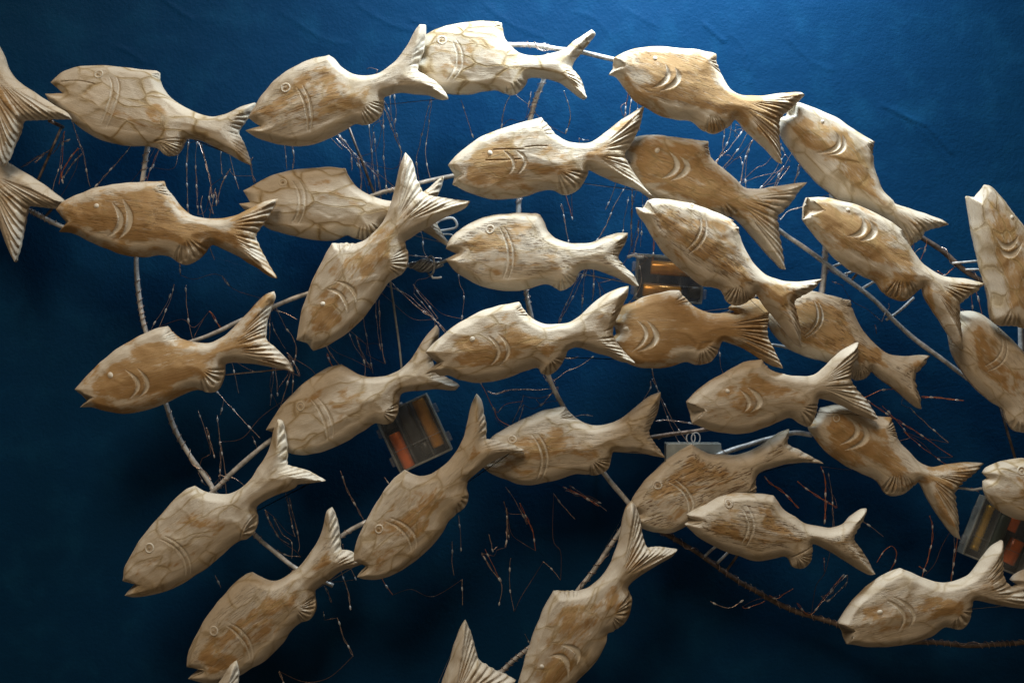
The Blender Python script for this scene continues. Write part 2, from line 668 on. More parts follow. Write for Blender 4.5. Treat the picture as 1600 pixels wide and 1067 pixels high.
    if mouth is not None:
        c0 = len(verts)
        U, I, Lw = mouth
        verts += [Vector(U * .98 + I * .02), Vector(I), Vector(Lw * .98 + I * .02)]
        edges += [(c0, c0 + 1), (c0 + 1, c0 + 2)]
    vo, eo, fo, ov, oe, of = delaunay_2d_cdt(verts, edges, [], 1, 1e-4)
    v2 = np.array([(v.x, v.y) for v in vo])
    fo = [f for f in fo if len(f) == 3]
    F = np.array(fo)
    cen = v2[F].mean(1)
    F = F[inside(cen, loop)]
    e1 = v2[F[:, 1]] - v2[F[:, 0]]
    e2 = v2[F[:, 2]] - v2[F[:, 0]]
    cr = e1[:, 0] * e2[:, 1] - e1[:, 1] * e2[:, 0]
    F[cr < 0] = F[cr < 0][:, ::-1]
    F = F[abs(cr) > 1e-7]

    cs, sn = math.cos(th), math.sin(th)
    body = np.array([(head + tail) / 2])[0]

    def local(p):
        r = p - body
        return np.stack([r[:, 0] * cs + r[:, 1] * sn, -r[:, 0] * sn + r[:, 1] * cs], 1)

    flen = np.hypot(*(head - tail))
    seedx = nr.uniform(0, 500, 3)
    # knife facets: cells drawn out along the fish
    cw, ch = fd.get('cell', (46, 22))
    sx = np.arange(-flen * .75, flen * .75, cw)
    sy = np.arange(-flen * .5, flen * .5, ch)
    SX, SY = np.meshgrid(sx, sy)
    SX = SX + (np.arange(len(sy)) % 2)[:, None] * cw / 2
    seeds = np.stack([SX.ravel(), SY.ravel()], 1) + nr.uniform(-.46, .46, (SX.size, 2)) * (cw, ch)
    asp = cw / ch * .9
    tilt = nr.uniform(-.035, .035, (len(seeds), 2))
    step_h = nr.uniform(-.5, .5, len(seeds))

    lql = local(loop)
    qmax = max(20.0, lql[abs(lql[:, 0]) < flen * .3][:, 1].max()) if (abs(lql[:, 0]) < flen * .3).any() else 60.0

    def height(p):
        d, _, _ = seg_dist(p, A, B)
        q = local(p)
        nz = np.array([noise.noise(Vector((a * .022, b * .022, idx * 3.3))) for a, b in q])
        nz2 = np.array([noise.noise(Vector((a * .05, b * .05, idx * 3.3 + 9))) for a, b in q])
        bel = sstep(q[:, 1] / qmax, .15, .75) * (1 - sstep(abs(q[:, 0]), flen * .12, flen * .32))
        w = 11.0 * (1 + .45 * nz) * (1 + .3 * bel)
        w = w + 6 * bel
        t = np.clip(d / w, 0, 1)
        C0 = 13.5
        z = C0 * (1 - (1 - t) ** (1.45 + .6 * bel + .25 * nz2))
        z += 8.0 * (1 - np.exp(-np.maximum(d - w, 0) / 30))
        core = sstep(d, w * .8, w * 1.2)
        deep = sstep(d, w * .9, w + 16)
        z += nz2 * .9 * core
        # facets
        wq = q + np.stack([nz2 * 13, nz * 12], 1)
        f1 = np.full(len(p), 1e9)
        f2 = np.full(len(p), 1e9)
        i1 = np.zeros(len(p), int)
        for s0 in range(0, len(p), 3000):
            dd = wq[s0:s0 + 3000, None] - seeds[None]
            dd[..., 1] *= asp
            rr = np.sqrt((dd ** 2).sum(-1))
            part = np.argpartition(rr, 1, axis=1)[:, :2]
            ar = np.arange(len(rr))
            ra, rb = rr[ar, part[:, 0]], rr[ar, part[:, 1]]
            f1[s0:s0 + 3000] = np.minimum(ra, rb)
            f2[s0:s0 + 3000] = np.maximum(ra, rb)
            i1[s0:s0 + 3000] = np.where(ra < rb, part[:, 0], part[:, 1])
        edge = (f2 - f1) / cw
        rel = wq - seeds[i1]
        z += .75 * (rel[:, 0] * tilt[i1, 0] + rel[:, 1] * tilt[i1, 1] * 1.6 ) * core * sstep(edge, 0, .25)
        cut = np.zeros(len(p))
        drop = np.zeros(len(p))
        isg = np.zeros(len(p), bool)
        gdark = np.zeros(len(p))
        for g in grooves:
            gp = g[0]
            lo_, hi_ = gp.min(0) - 8, gp.max(0) + 8
            near = np.where(((p >= lo_) & (p <= hi_)).all(1))[0]
            if not len(near):
                continue
            r, tt, ii = seg_dist(p[near], gp[:-1], gp[1:])
            hw = np.array(g[1])
            dp = np.array(g[2])
            ww = hw[ii] * (1 - tt) + hw[ii + 1] * tt
            de = dp[ii] * (1 - tt) + dp[ii + 1] * tt
            kk = np.clip(1 - r / np.maximum(ww, .3), 0, 1)
            if g[4] == 'gill':
                prof = np.clip(kk * 2.2, 0, 1)
            else:
                prof = kk ** .8
            drop[near] = np.maximum(drop[near], de * prof)
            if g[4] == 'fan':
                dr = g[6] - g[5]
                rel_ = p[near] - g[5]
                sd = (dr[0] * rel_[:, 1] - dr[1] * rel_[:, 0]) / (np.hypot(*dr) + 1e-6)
                lit = sstep(sd * g[7], -.6, .9)  # light put into the colour: lit wall of each cut pale, shaded wall dark
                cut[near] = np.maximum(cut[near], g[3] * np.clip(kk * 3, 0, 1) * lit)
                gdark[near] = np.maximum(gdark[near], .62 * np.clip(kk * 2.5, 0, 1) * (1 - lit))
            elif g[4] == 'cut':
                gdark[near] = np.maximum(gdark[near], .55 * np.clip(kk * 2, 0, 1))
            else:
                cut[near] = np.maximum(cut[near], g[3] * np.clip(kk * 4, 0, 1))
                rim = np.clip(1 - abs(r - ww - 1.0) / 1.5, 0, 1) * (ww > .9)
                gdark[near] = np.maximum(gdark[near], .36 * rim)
            if g[4] == 'gill':
                isg[near] |= (r <= ww * 1.01)
        # tails and thin places keep shallow cuts
        drop = np.minimum(drop, 4.5 + d * .5)
        z -= drop
        dark = np.zeros(len(p))
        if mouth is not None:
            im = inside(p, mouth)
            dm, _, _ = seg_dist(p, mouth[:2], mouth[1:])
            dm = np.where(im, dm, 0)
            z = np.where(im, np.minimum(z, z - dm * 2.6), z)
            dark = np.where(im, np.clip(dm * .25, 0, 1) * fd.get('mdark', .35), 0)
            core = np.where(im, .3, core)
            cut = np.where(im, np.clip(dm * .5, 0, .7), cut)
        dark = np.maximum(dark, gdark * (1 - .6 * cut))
        z = np.maximum(z, -THICK + 3)
        z += ax * q[:, 0] + ay * q[:, 1]
        return z, core, deep, cut, dark, isg, q

    ax, ay = rng.uniform(-.035, .035), rng.uniform(-.05, .05)
    if 'tilt' in fd:
        ax, ay = fd['tilt']
    z, core, deep, cut, dark, isg, q = height(v2)
    # eye seat
    prmv = np.array([fd['prm'][0], fd['prm'][1], fd['prm'][2], 1.0])
    # normals of the full front
    co = np.stack([q[:, 0], -z, q[:, 1]], 1)
    fn = np.cross(co[F[:, 1]] - co[F[:, 0]], co[F[:, 2]] - co[F[:, 0]])
    vn = np.zeros_like(co)
    for i in range(3):
        np.add.at(vn, F[:, i], fn)
    vn /= np.linalg.norm(vn, axis=1)[:, None] + 1e-12
    off = np.array([seedx[0], seedx[1], seedx[2]])
    wpv = np.stack([q[:, 0], q[:, 1], z], 1) + off
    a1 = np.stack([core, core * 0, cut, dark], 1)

    # classify faces
    cen = v2[F].mean(1)
    cls = np.zeros(len(F), int)        # 0 body 1 tail_fin 2 dorsal_fin 3 belly_fin 4 gill

    def tail_side(p):
        a, b, qq = [np.array(x[:2]) for x in PT(fd['tail'], zf)]   # upper tip, lower tip, root
        m = (a + b) / 2 - qq
        m /= np.hypot(*m)
        return ((p - qq) @ m) > 0

    def fin_side(p, key):
        poly = np.array([x[:2] for x in PT(fd[key], zf)])
        return inside(p, poly)
    for arr, pts in ((cls, cen),):
        if 'dorsal' in fd:
            arr[fin_side(pts, 'dorsal')] = 2
        if 'belly' in fd:
            arr[fin_side(pts, 'belly')] = 3
        arr[tail_side(pts)] = 1
    gi = isg[F].all(1) & (cls != 1)
    cls[gi] = 4

    # side wall and back
    lz, _, _, lcut, ldark, _, lq = height(loop + 0.0)
    tz = ax * lq[:, 0] + ay * lq[:, 1]
    nb = np.roll(loop, -1, 0) - np.roll(loop, 1, 0)
    nb /= np.hypot(*nb.T)[:, None] + 1e-9
    area = 0.5 * np.sum(loop[:, 0] * np.roll(loop[:, 1], -1) - np.roll(loop[:, 0], -1) * loop[:, 1])
    sgn = 1 if area > 0 else -1
    on = np.stack([nb[:, 1], -nb[:, 0]], 1) * sgn
    for _ in range(2):
        on = on + np.roll(on, 1, 0) + np.roll(on, -1, 0)
        on /= np.hypot(*on.T)[:, None] + 1e-9
    onl = np.stack([on[:, 0] * cs + on[:, 1] * sn, -on[:, 0] * sn + on[:, 1] * cs], 1)
    # match side-wall top to the nearest front vertices (loop points are front vertices)
    rings = []
    for zz, infl, nzz in ((None, 0.0, .25), (-THICK * .45, .9, 0.0), (-THICK * .85, -.6, -.4), (-THICK, -3.0, -.9)):
        p2 = lq + onl * infl
        zc = lz if zz is None else tz + zz
        if zz is not None:
            zc = np.minimum(zc, lz - .3 * (1 + abs(infl)))
        rings.append((np.stack([p2[:, 0], -zc, p2[:, 1]], 1),
                      np.stack([onl[:, 0], np.full(nl, -nzz), onl[:, 1]], 1)))
    scls = np.zeros(nl, int)
    mids = (loop + np.roll(loop, -1, 0)) / 2
    inner = mids - on * 3
    if 'dorsal' in fd:
        scls[fin_side(inner, 'dorsal')] = 2
    if 'belly' in fd:
        scls[fin_side(inner, 'belly')] = 3
    scls[tail_side(inner)] = 1

    root = thing("carved_fish", fd['label'], "wooden fish", W(body[0], body[1], z0), "carved wooden fish of the school")
    root.rotation_euler = (0, -th, 0)
    names = {0: 'body', 1: 'tail_fin', 2: 'dorsal_fin', 3: 'belly_fin', 4: 'gill_slit'}
    back = rings[3][0]
    b2 = back[:, [0, 2]]
    bv, _, bt, bo, _, _ = delaunay_2d_cdt([Vector(p) for p in b2], [(i, (i + 1) % nl) for i in range(nl)], [], 1, 1e-4)
    BF = np.array([[bo[i][0] if bo[i] else 0 for i in f] for f in bt if len(f) == 3])
    bc = b2[BF].mean(1)
    BF = BF[inside(bc, b2)][:, ::-1]
    bc = b2[BF].mean(1)
    bw = np.stack([body[0] + bc[:, 0] * cs - bc[:, 1] * sn, body[1] + bc[:, 0] * sn + bc[:, 1] * cs], 1)
    bcls = np.zeros(len(BF), int)
    bcls[tail_side(bw)] = 1
    for c in range(5):
        fs = F[cls == c]
        Vc, Nc, WPc, A1c, Fc, Dc = [], [], [], [], [], []
        base = 0
        if len(fs):
            u, inv = np.unique(fs, return_inverse=True)
            inv = inv.reshape(fs.shape)
            Dc.append(deep[u]); Vc.append(co[u]); Nc.append(vn[u]); WPc.append(wpv[u]); A1c.append(a1[u])
            Fc += [tuple(t) for t in inv]
            base = len(u)
        if c < 4:
            sides = np.where(scls == c)[0]
            if len(sides):
                used = np.unique(np.concatenate([sides, (sides + 1) % nl]))
                mp = {int(j): i for i, j in enumerate(used)}
                m_ = len(used)
                for r, (rc, rn) in enumerate(rings):
                    Vc.append(rc[used]); Nc.append(rn[used])
                    WPc.append(np.stack([rc[used][:, 0], rc[used][:, 2], -rc[used][:, 1]], 1) + off)
                    A1c.append(np.stack([np.zeros(m_), np.ones(m_), lcut[used] * .5 if r == 0 else np.zeros(m_), np.zeros(m_)], 1))
                for s_ in sides:
                    i, j = mp[int(s_)], mp[int((s_ + 1) % nl)]
                    for r in range(3):
                        a_, b_, c_, d_ = base + r * m_ + i, base + r * m_ + j, base + (r + 1) * m_ + j, base + (r + 1) * m_ + i
                        Fc.append((a_, d_, c_, b_) if sgn > 0 else (a_, b_, c_, d_))
                base += 4 * m_
        bf = BF[bcls == c] if c < 4 else []
        if len(bf):
            u, inv = np.unique(bf, return_inverse=True)
            inv = inv.reshape(bf.shape)
            Vc.append(back[u])
            Nc.append(np.tile([0, 1.0, 0], (len(u), 1)))
            WPc.append(np.stack([back[u][:, 0], back[u][:, 2], -back[u][:, 1]], 1) + off)
            A1c.append(np.tile([0, 1.0, 0, 0], (len(u), 1)))
            Fc += [tuple(base + t) for t in inv]
        if not Fc:
            continue
        Vc = np.concatenate(Vc) * S
        Nc = np.concatenate(Nc)
        Nc /= np.linalg.norm(Nc, axis=1)[:, None] + 1e-12
        PV = np.tile(prmv, (len(Vc), 1))
        PV[:, 3] = 0
        if Dc:
            PV[:len(Dc[0]), 3] = Dc[0]
        me = make_mesh(names[c], Vc, Fc, Nc, np.concatenate(WPc), np.concatenate(A1c), PV)
        link(names[c], me, None, root)
    # eye: a turned ring with a bead, set into the head
    if 'eye' in fd:
        s, r, style = fd['eye']
        e = np.array([a[:2] for a in PT(s, zf)])
        if inside(e, loop)[0]:
            r *= ZK * (.92 if style == 'ring' else .8)
            ez, _, _, _, _, _, eq = height(e)
            if style == 'ring':
                prof = [(0, .7), (.28, .5), (.45, -.6), (.62, -.2), (.78, 1.1), (1.0, .7), (1.15, -1.6)]
                cu = [0.1, .1, 0, .3, .8, .6, .2]
                dk = [.45, .35, .75, .2, 0, 0, .3]
            else:
                prof = [(0, 1.6), (.4, 1.3), (.8, .6), (1.0, -.4), (1.2, -1.6)]
                cu = [1, 1, .9, .4, 0]
                dk = [0, 0, 0, .25, .4]
            V, N_, F_, A_ = [], [], [], []
            sg = 20
            for i, (pr_, pz) in enumerate(prof):
                for kx in range(sg):
                    w = 2 * math.pi * kx / sg
                    wobr = 1 + .06 * math.sin(2 * w + idx)
                    X_, Y_ = eq[0, 0] + r * pr_ * wobr * math.cos(w), eq[0, 1] + r * pr_ * wobr * math.sin(w)
                    zs = ez[0] + ax * 0
                    V.append((X_ * S, -(zs + pz * .9) * S, Y_ * S))
                    A_.append((.6, 1, cu[i], dk[i]))
            # follow the surface under the eye
            flat = np.array([(v[0] / S, v[2] / S) for v in V])
            wx = body[0] + flat[:, 0] * cs - flat[:, 1] * sn
            wy = body[1] + flat[:, 0] * sn + flat[:, 1] * cs
            hz = height(np.stack([wx, wy], 1))[0]
            V = [(v[0], v[1] - (h - ez[0]) * S * .8, v[2]) for v, h in zip(V, hz)]
            for i in range(len(prof) - 1):
                for kx in range(sg):
                    k2 = (kx + 1) % sg
                    F_.append((i * sg + kx, (i + 1) * sg + kx, (i + 1) * sg + k2, i * sg + k2))
            me = bpy.data.meshes.new('eye')
            me.from_pydata(V, [], F_)
            me.polygons.foreach_set('use_smooth', [True] * len(me.polygons))
            at = me.attributes.new('wp', 'FLOAT_VECTOR', 'POINT')
            at.data.foreach_set('vector', (np.array([(v[0] / S, v[2] / S, 0) for v in V]) + off).ravel())
            at = me.attributes.new('a1', 'FLOAT_COLOR', 'POINT')
            at.data.foreach_set('color', np.array(A_).ravel())
            at = me.attributes.new('prm', 'FLOAT_COLOR', 'POINT')
            at.data.foreach_set('color', np.tile(prmv, (len(V), 1)).ravel())
            me.materials.append(M_WOOD)
            link('eye', me, None, root)
    return root


FISH = []


def fish(**k):
    FISH.append(k)


T, D, Bf = 'tail', 'dorsal', 'belly'
G2, G5 = 2.0, 4.6
fish(z=0, prm=(.20, .9, .10), cell=(50, 26),
     o="A 243,404* 290,362 350,332 430,322 520,322 620,330 700,340 770,349* 787,362 790,395 805,440 850,490 920,535 1000,570 1060,580 1110,572 1160,552 1215,526 1268,512* 1250,560 1185,660* 1215,720 1245,790 1252,822* 1200,800 1140,765 1060,725 990,695 930,690 918,705 905,735 880,768 845,778 810,765 780,735 740,725 640,722 540,705 460,675 380,625 330,580 280,540 240,505 215,462* 305,462*",
     eye=("A 497,374", 24, 'ring'), gills=[("A 556,395 566,480 515,622", 2), ("A 590,395 600,490 537,642", 2)],
     fans=[(T, "A 1250,560 1185,660 1050,620", 4, .36), (T, "A 1185,660 1250,815 1050,640", 6, .34), (Bf, "A 918,705 845,778 785,705", 6, .8), (D, "A 784,362 790,398 735,372", 2, .5)],
     cuts=[("A 775,708 850,698 925,694", 1.6), ("A 310,410 400,408 480,425", 1.2)],
     label="pale wooden fish with round carved eye and open mouth at the school's top left")
fish(z=1, prm=(.42, .35, .45), cell=(54, 30),
     o="B 118,583* 145,530 200,450 270,380 350,330 430,295 520,272* 545,290 580,330 640,365 700,377 770,362 830,325 880,275 920,215 950,160 975,122* 1003,122* 1003,170 997,240 975,300 960,345* 1010,375 1060,410 1100,455 1117,490* 1085,492 1020,472 940,460 860,458 815,470 795,480 795,520 780,570 740,605 700,615 650,612 590,645 520,683 430,715 340,722 250,710 170,685 100,648* 178,628*",
     eye=("B 312,445", 26, 'ring'), gills=[("B 372,450 412,540 420,655", 2), ("B 400,440 440,540 433,655", 2)],
     fans=[(T, "B 1003,180 962,335 840,385", 4, .36), (T, "B 962,350 1105,470 850,400", 4, .30), (Bf, "B 793,510 690,612 660,500", 7, .35)],
     label="wooden fish in the top row whose raised tail crosses the next fish's face")
fish(z=0, prm=(.25, 1., .15), cell=(44, 26),
     o="C 0,230* 40,178 110,140 200,115 300,103 400,102 425,108* 432,140 440,180 470,220 520,262 600,275 680,262 740,240 790,200 840,165 880,140* 897,158 870,200 830,250 790,300 778,330* 810,370 835,420 855,480* 840,488 790,455 740,420 690,395 640,382 560,385 545,420 510,455 480,468 440,460 400,445 340,450 260,465 170,465 100,445 50,410 10,370 -20,330* 20,290*",
     eye=("C 131,209", 26, 'ring'), gills=[("C 183,215 208,310 160,405", 2.1), ("C 203,210 235,310 187,405", 2.1)],
     fans=[(T, "C 890,170 795,295 640,330", 3, .2), (T, "C 776,335 850,475 670,340", 6, .45), (Bf, "C 545,410 440,462 450,380", 4, .3), (D, "C 388,106 430,130 375,150", 3, .8)],
     label="wooden fish at the very top with ringed eye, head tucked behind another's tail")
fish(z=1, prm=(.78, .25, .55), cell=(60, 30), mdark=.1,
     o="C 992,285* 1050,255 1120,237 1200,230 1300,235 1400,245 1480,258 1502,268* 1510,320 1540,390 D 140,445 200,472 280,474 360,465 430,457 490,457 507,468* 480,500 440,540 405,570 385,600* 385,660 392,740 395,812* 370,800 320,745 260,690 210,640 165,590 135,620 90,650 50,662 0,645 C 1380,600 1300,590 1220,570 1150,530 1090,490 1040,430 1000,380 967,367* 988,335*",
     mouth="C 988,287 1052,335 965,369",
     eye=("C 1190,299", 15, 'dot'), gills=[("C 1243,335 1248,400 1180,445", 4.5), ("C 1288,350 1300,410 1216,462", 5)],
     fans=[(T, "D 500,470 385,598 190,505", 6, .72), (T, "D 385,600 393,800 180,530", 7, .72), (Bf, "D 120,630 10,650 20,540", 6, .55), (D, "C 1503,285 1515,365 1440,310", 4, .6)],
     label="brown wooden fish with blunt notched mouth at the right end of the top rod")
fish(z=0, prm=(.55, .55, .10), cell=(46, 30), mdark=.0,
     o="D 440,505* 480,512 540,530 640,575 740,635 810,680 855,708* 850,760 855,830 875,890 900,950 950,1000 H 960,280 1020,300 1120,335 1190,360 1225,385* 1190,395 1130,410 1105,430 1095,455* 1060,480 1035,505* 980,420 920,360 850,320 780,290 D 700,1010 640,960 590,920 520,850 450,760 400,690 378,640 385,590* 425,570*",
     mouth="D 466,512 465,585 383,594",
     eye=("D 585,612", 13, 'dot'), gills=[("D 648,670 655,740 555,768", 4), ("D 683,680 685,745 620,778", 4.5)],
     fans=[(T, "H 1220,388 1105,430 950,290", 4, .5), (T, "H 1100,440 1040,500 940,290", 4, .5), (D, "D 855,712 850,775 780,705", 4, .6)],
     label="whitish wooden fish diving at upper right, the outermost of the school on that side")
fish(z=1, prm=(.45, .3, .2),
     o="A 343,588* 260,590 180,594 105,598* 90,660 60,730 38,785 15,825* -40,740 -80,620 -110,500 -150,430 -250,430 -400,400 -560,260 -640,120* -600,100* -640,40* -480,-40 -300,-40 -130,60* -70,120 -30,210 0,270 40,360 100,420 170,465 240,510 320,560",
     fans=[(T, "A 340,588 107,598 -30,380", 7, .8), (T, "A 105,600 20,815 -50,410", 7, .8)],
     label="wooden fish cut by the left edge, upper one of two, only its spread tail showing")
fish(z=0, prm=(.4, .3, .15),
     o="E 315,272* 270,300 200,295 130,290* 120,340 105,430 85,520 68,572* 50,540 20,470 -10,390 -50,300 -100,240 -200,290 -350,340 -500,330 -680,200* -640,170* -690,130* -560,20 -400,-40 -250,-40* -200,20 -120,60 -60,55 0,62 40,85 120,130 200,180 260,225 300,255",
     fans=[(T, "E 300,282 132,290 -50,130", 6, .75), (T, "E 128,292 72,560 -60,150", 7, .78)],
     label="wooden fish cut by the left edge, lower one of two, only its tail showing")
fish(z=1, prm=(.82, .25, .35), cell=(60, 34), mdark=.6,
     o="E 265,308* 300,270 370,235 450,205 540,185 640,175 730,170 808,170* 830,210 860,250 900,300 950,340 1020,355 1100,355 1160,345 1220,320 1290,285 1340,265 1380,258* 1365,300 1330,360 1290,410 1270,445* 1300,510 1330,570 1360,620 1377,652* 1340,640 1270,595 1190,545 1120,510 1060,485 1040,490 1020,520 980,560 930,582 880,570 840,545 780,535 700,545 600,530 500,495 420,460 350,425 283,418* 310,368*",
     mouth="E 262,310 348,372 281,420",
     eye=("E 490,296", 17, 'dot'), gills=[("E 572,285 612,375 545,448", 5.2), ("E 622,265 658,370 602,455", 5.6)],
     fans=[(T, "E 1370,280 1270,443 1090,400", 5, .6), (T, "E 1272,450 1370,635 1090,420", 6, .55), (Bf, "E 1035,495 860,560 930,440", 6, .55), (D, "E 812,185 850,250 745,215", 4, .6)],
     label="ochre wooden fish with two wide crescent gill cuts at left, above a bare rod")
fish(z=0, prm=(.22, .9, .05), cell=(52, 30), mdark=.3,
     o="F 90,215* 150,180 240,135 330,112 430,102 520,97 602,103* 615,140 650,190 700,225 760,250 830,270 900,265 960,240 1020,205 1060,170 1093,145* 1090,180 1060,240 1020,300* 1060,380 1140,510* 1080,470 1000,420 930,385 860,385 800,385 780,420 740,450 690,460 640,450 610,435 540,462 460,460 370,445 290,425 210,400 150,350 100,310 68,280* 125,272*",
     eye=("F 297,179", 22, 'ring'), gills=[("F 345,175 385,275 345,375", 2.2), ("F 378,172 412,270 375,382", 2.2)],
     fans=[(T, "F 1090,160 1025,295 900,300", 4, .4), (T, "F 1025,310 1130,500 900,320", 6, .4), (Bf, "F 660,452 780,415 700,340", 5, .5)],
     label="smooth pale wooden fish partly hidden behind the upright diving fish")
fish(z=1, prm=(.45, .6, .15), cell=(56, 30), mdark=.1,
     o="F 357,960* 370,880 395,780 440,660 490,560 535,478* 600,475 665,475 710,455 760,410 805,350 835,270 860,170 880,80 905,27* 935,70 960,150 985,205 1000,235* 1060,245 1140,258 1225,270* 1200,300 1130,335 1060,370 980,415 930,450 900,470 915,530 910,590 880,635 830,660 790,710 740,780 680,860 600,930 520,980 440,1012* 405,975*",
     mouth="F 355,962 440,962 425,1018",
     eye=("F 497,783", 17, 'dot'), gills=[("F 525,712 590,740 620,820", 3), ("F 565,672 640,705 662,775", 3.2)],
     fans=[(T, "F 908,50 1000,233 855,380", 6, .78), (T, "F 1003,238 1200,278 865,395", 6, .8), (Bf, "F 908,490 860,650 800,580", 7, .6), (D, "F 550,477 665,475 600,590", 4, .42)],
     label="wooden fish diving almost upright with its tail straight up, left of centre")
fish(z=1, prm=(.55, .5, .35), cell=(58, 28), mdark=.05,
     o="C 158,820* 210,765 290,700 380,655 470,625 560,600 628,583* 660,620 700,670 750,700 820,715 880,705 940,665 1010,610 1080,565 1140,527* 1125,600 1095,680 1060,740 1042,765* 1062,815 1110,890 1180,975* 1100,940 1000,905 920,870 865,845 855,870 820,930 770,965 730,968 690,945 640,945 560,970 450,988 360,985 270,955 182,918* 195,868*",
     mouth="C 156,822 238,872 180,920",
     eye=("C 370,768", 17, 'dot'), gills=[("C 440,760 487,815 465,872", 2.6), ("C 500,758 545,805 515,867", 3)],
     fans=[(T, "C 1135,540 1044,760 900,760", 7, .82), (T, "C 1046,772 1160,955 890,780", 5, .8), (Bf, "C 848,860 715,960 700,850", 6, .7), (D, "C 632,595 700,680 590,680", 4, .5)],
     cuts=[("C 385,752 440,750 540,752", 1.2), ("C 350,805 420,805 520,800", 1.2), ("C 545,740 600,735 650,735", 1.0)],
     label="wooden fish in the centre of the second row, its tail overlapping a darker head")
fish(z=0, prm=(.68, .5, .35), cell=(44, 28),
     o="C 1005,720* 1060,690 1100,680 1180,672 1260,678 1350,690 1460,705* 1470,750 1480,790 D 100,840 160,890 210,935 280,940 360,930 440,915 518,910* H 480,220 430,290 370,345* 385,430 400,520 412,605* 390,600 330,540 260,460 200,390 150,345 130,340 G 1560,352 1500,345 1400,350 1300,320 1200,270 1120,215 1060,150 1020,100* 1040,70*",
     eye=("C 1200,757", 18, 'dot'), gills=[("C 1262,765 1298,840 1225,895", 5), ("C 1315,790 1348,850 1270,905", 5.4)],
     fans=[(T, "H 512,188 372,343 180,260", 5, .72), (T, "H 370,348 410,595 170,280", 6, .72), (Bf, "G 1590,300 1530,350 1480,230", 3, .4), (D, "C 1462,718 1482,790 1395,735", 4, .55)],
     label="brown wooden fish right of centre in the second row, nose under a neighbour's tail")
fish(z=1, prm=(.32, .45, .8), cell=(50, 28),
     o="G 150,505* 165,465 200,425 260,385 330,350 410,335 500,328 600,328 620,335* 640,370 660,420 700,455 760,475 820,480 890,470 950,445 1010,428 1060,425* 1055,460 1030,510 1010,550* 1050,600 1090,640 1115,690* 1080,685 1000,645 920,615 850,605 815,620 800,660 770,695 720,712 680,690 640,680 560,705 470,715 380,705 300,680 230,640 180,600 150,560* 205,530*",
     eye=("G 370,413", 24, 'ring'), gills=[("G 420,410 460,530 435,655", 2.2), ("G 445,410 485,530 460,660", 2.2)],
     fans=[(T, "G 1058,445 1012,548 890,540", 5, .36), (T, "G 1014,555 1108,682 900,555", 6, .36), (Bf, "G 812,640 700,705 720,620", 5, .55)],
     label="rough grained wooden fish in the middle facing a knot of twisted grey wire")
fish(z=2, prm=(.5, .4, .9), cell=(52, 28), mdark=.05,
     o="G 1160,265* 1200,255 1290,262 1400,285 1500,325 1590,365 H 140,365 178,400* 190,460 220,530 260,590 320,640 390,665 460,672 530,665 597,658* 560,700 500,740 455,768* 470,830 490,920 493,1000* 460,980 400,900 350,840 300,780 265,730 250,750 200,780 150,785 115,760 90,710 50,695 G 1437,690 1370,640 1300,580 1240,520 1190,450 1150,380 1115,335 1105,300* 1140,302*",
     mouth="G 1158,262 1198,342 1108,300",
     eye=("G 1375,300", 22, 'ring'), gills=[("G 1415,345 1410,430 1350,512", 2.2), ("G 1440,355 1435,450 1362,532", 2.4)],
     fans=[(T, "H 590,668 457,766 340,690", 5, .3), (T, "H 458,775 492,985 330,705", 6, .32), (Bf, "H 240,760 100,740 180,650", 8, .45), (D, "H 165,390 190,440 120,400", 3, .4)],
     label="large wooden fish with strong saw grain slanting across the clear battery box right of centre")
fish(z=1, prm=(.6, .45, .3), cell=(56, 26), mdark=.0,
     o="H 520,250* 590,248 680,262 780,290 860,325 940,370 1000,415* 1030,480 1060,530 1110,590 1170,630 1240,650 1320,658 1408,680* 1370,720 1310,760 1285,790 1283,830* 1290,900 1298,1005* 1260,985 1230,940 1180,860 1140,800 1105,740 1095,700 1060,730 1010,765 950,755 900,720 860,670 800,640 720,600 640,530 570,450 500,360* 503,300*",
     mouth="H 522,250 598,318 498,362",
     eye=("H 714,316", 15, 'dot'), gills=[("H 782,350 785,420 712,447", 5.4), ("H 822,372 840,430 772,470", 5.8)],
     fans=[(T, "H 1395,690 1288,795 1150,680", 5, .72), (T, "H 1284,830 1292,985 1140,700", 6, .75), (Bf, "H 1080,715 900,720 980,620", 7, .5), (D, "H 1003,418 1035,485 930,400", 4, .5)],
     label="wooden fish with blunt white cut mouth lying over the long diagonal rod on the right")
fish(z=1, prm=(.5, .7, .1), cell=(60, 24), mdark=.0,
     o="H 1415,185* 1440,192 1490,240 1540,310 1600,385 1650,470 1700,560 1720,640* 1690,690 1690,760 1750,820 1790,950 1830,1050 1850,1160* 1770,1130* 1700,1200* 1700,1080 1690,980 1660,920 1597,897 1490,890* 1450,860 1430,740 1400,620 1370,500 1345,380 1328,240* 1375,245*",
     mouth="H 1413,187 1385,290 1328,242",
     eye=("H 1530,352", 15, 'dot'), gills=[("H 1450,455 1505,500 1558,445", 4.5), ("H 1468,512 1520,540 1575,485", 5)],
     fans=[(T, "H 1850,1150 1770,1130 1740,950", 4, .5), (T, "H 1768,1132 1702,1190 1735,950", 4, .5), (Bf, "H 1590,893 1480,880 1540,760", 4, .5)],
     label="wooden fish swimming straight up at the right edge, mouth open to the sky")
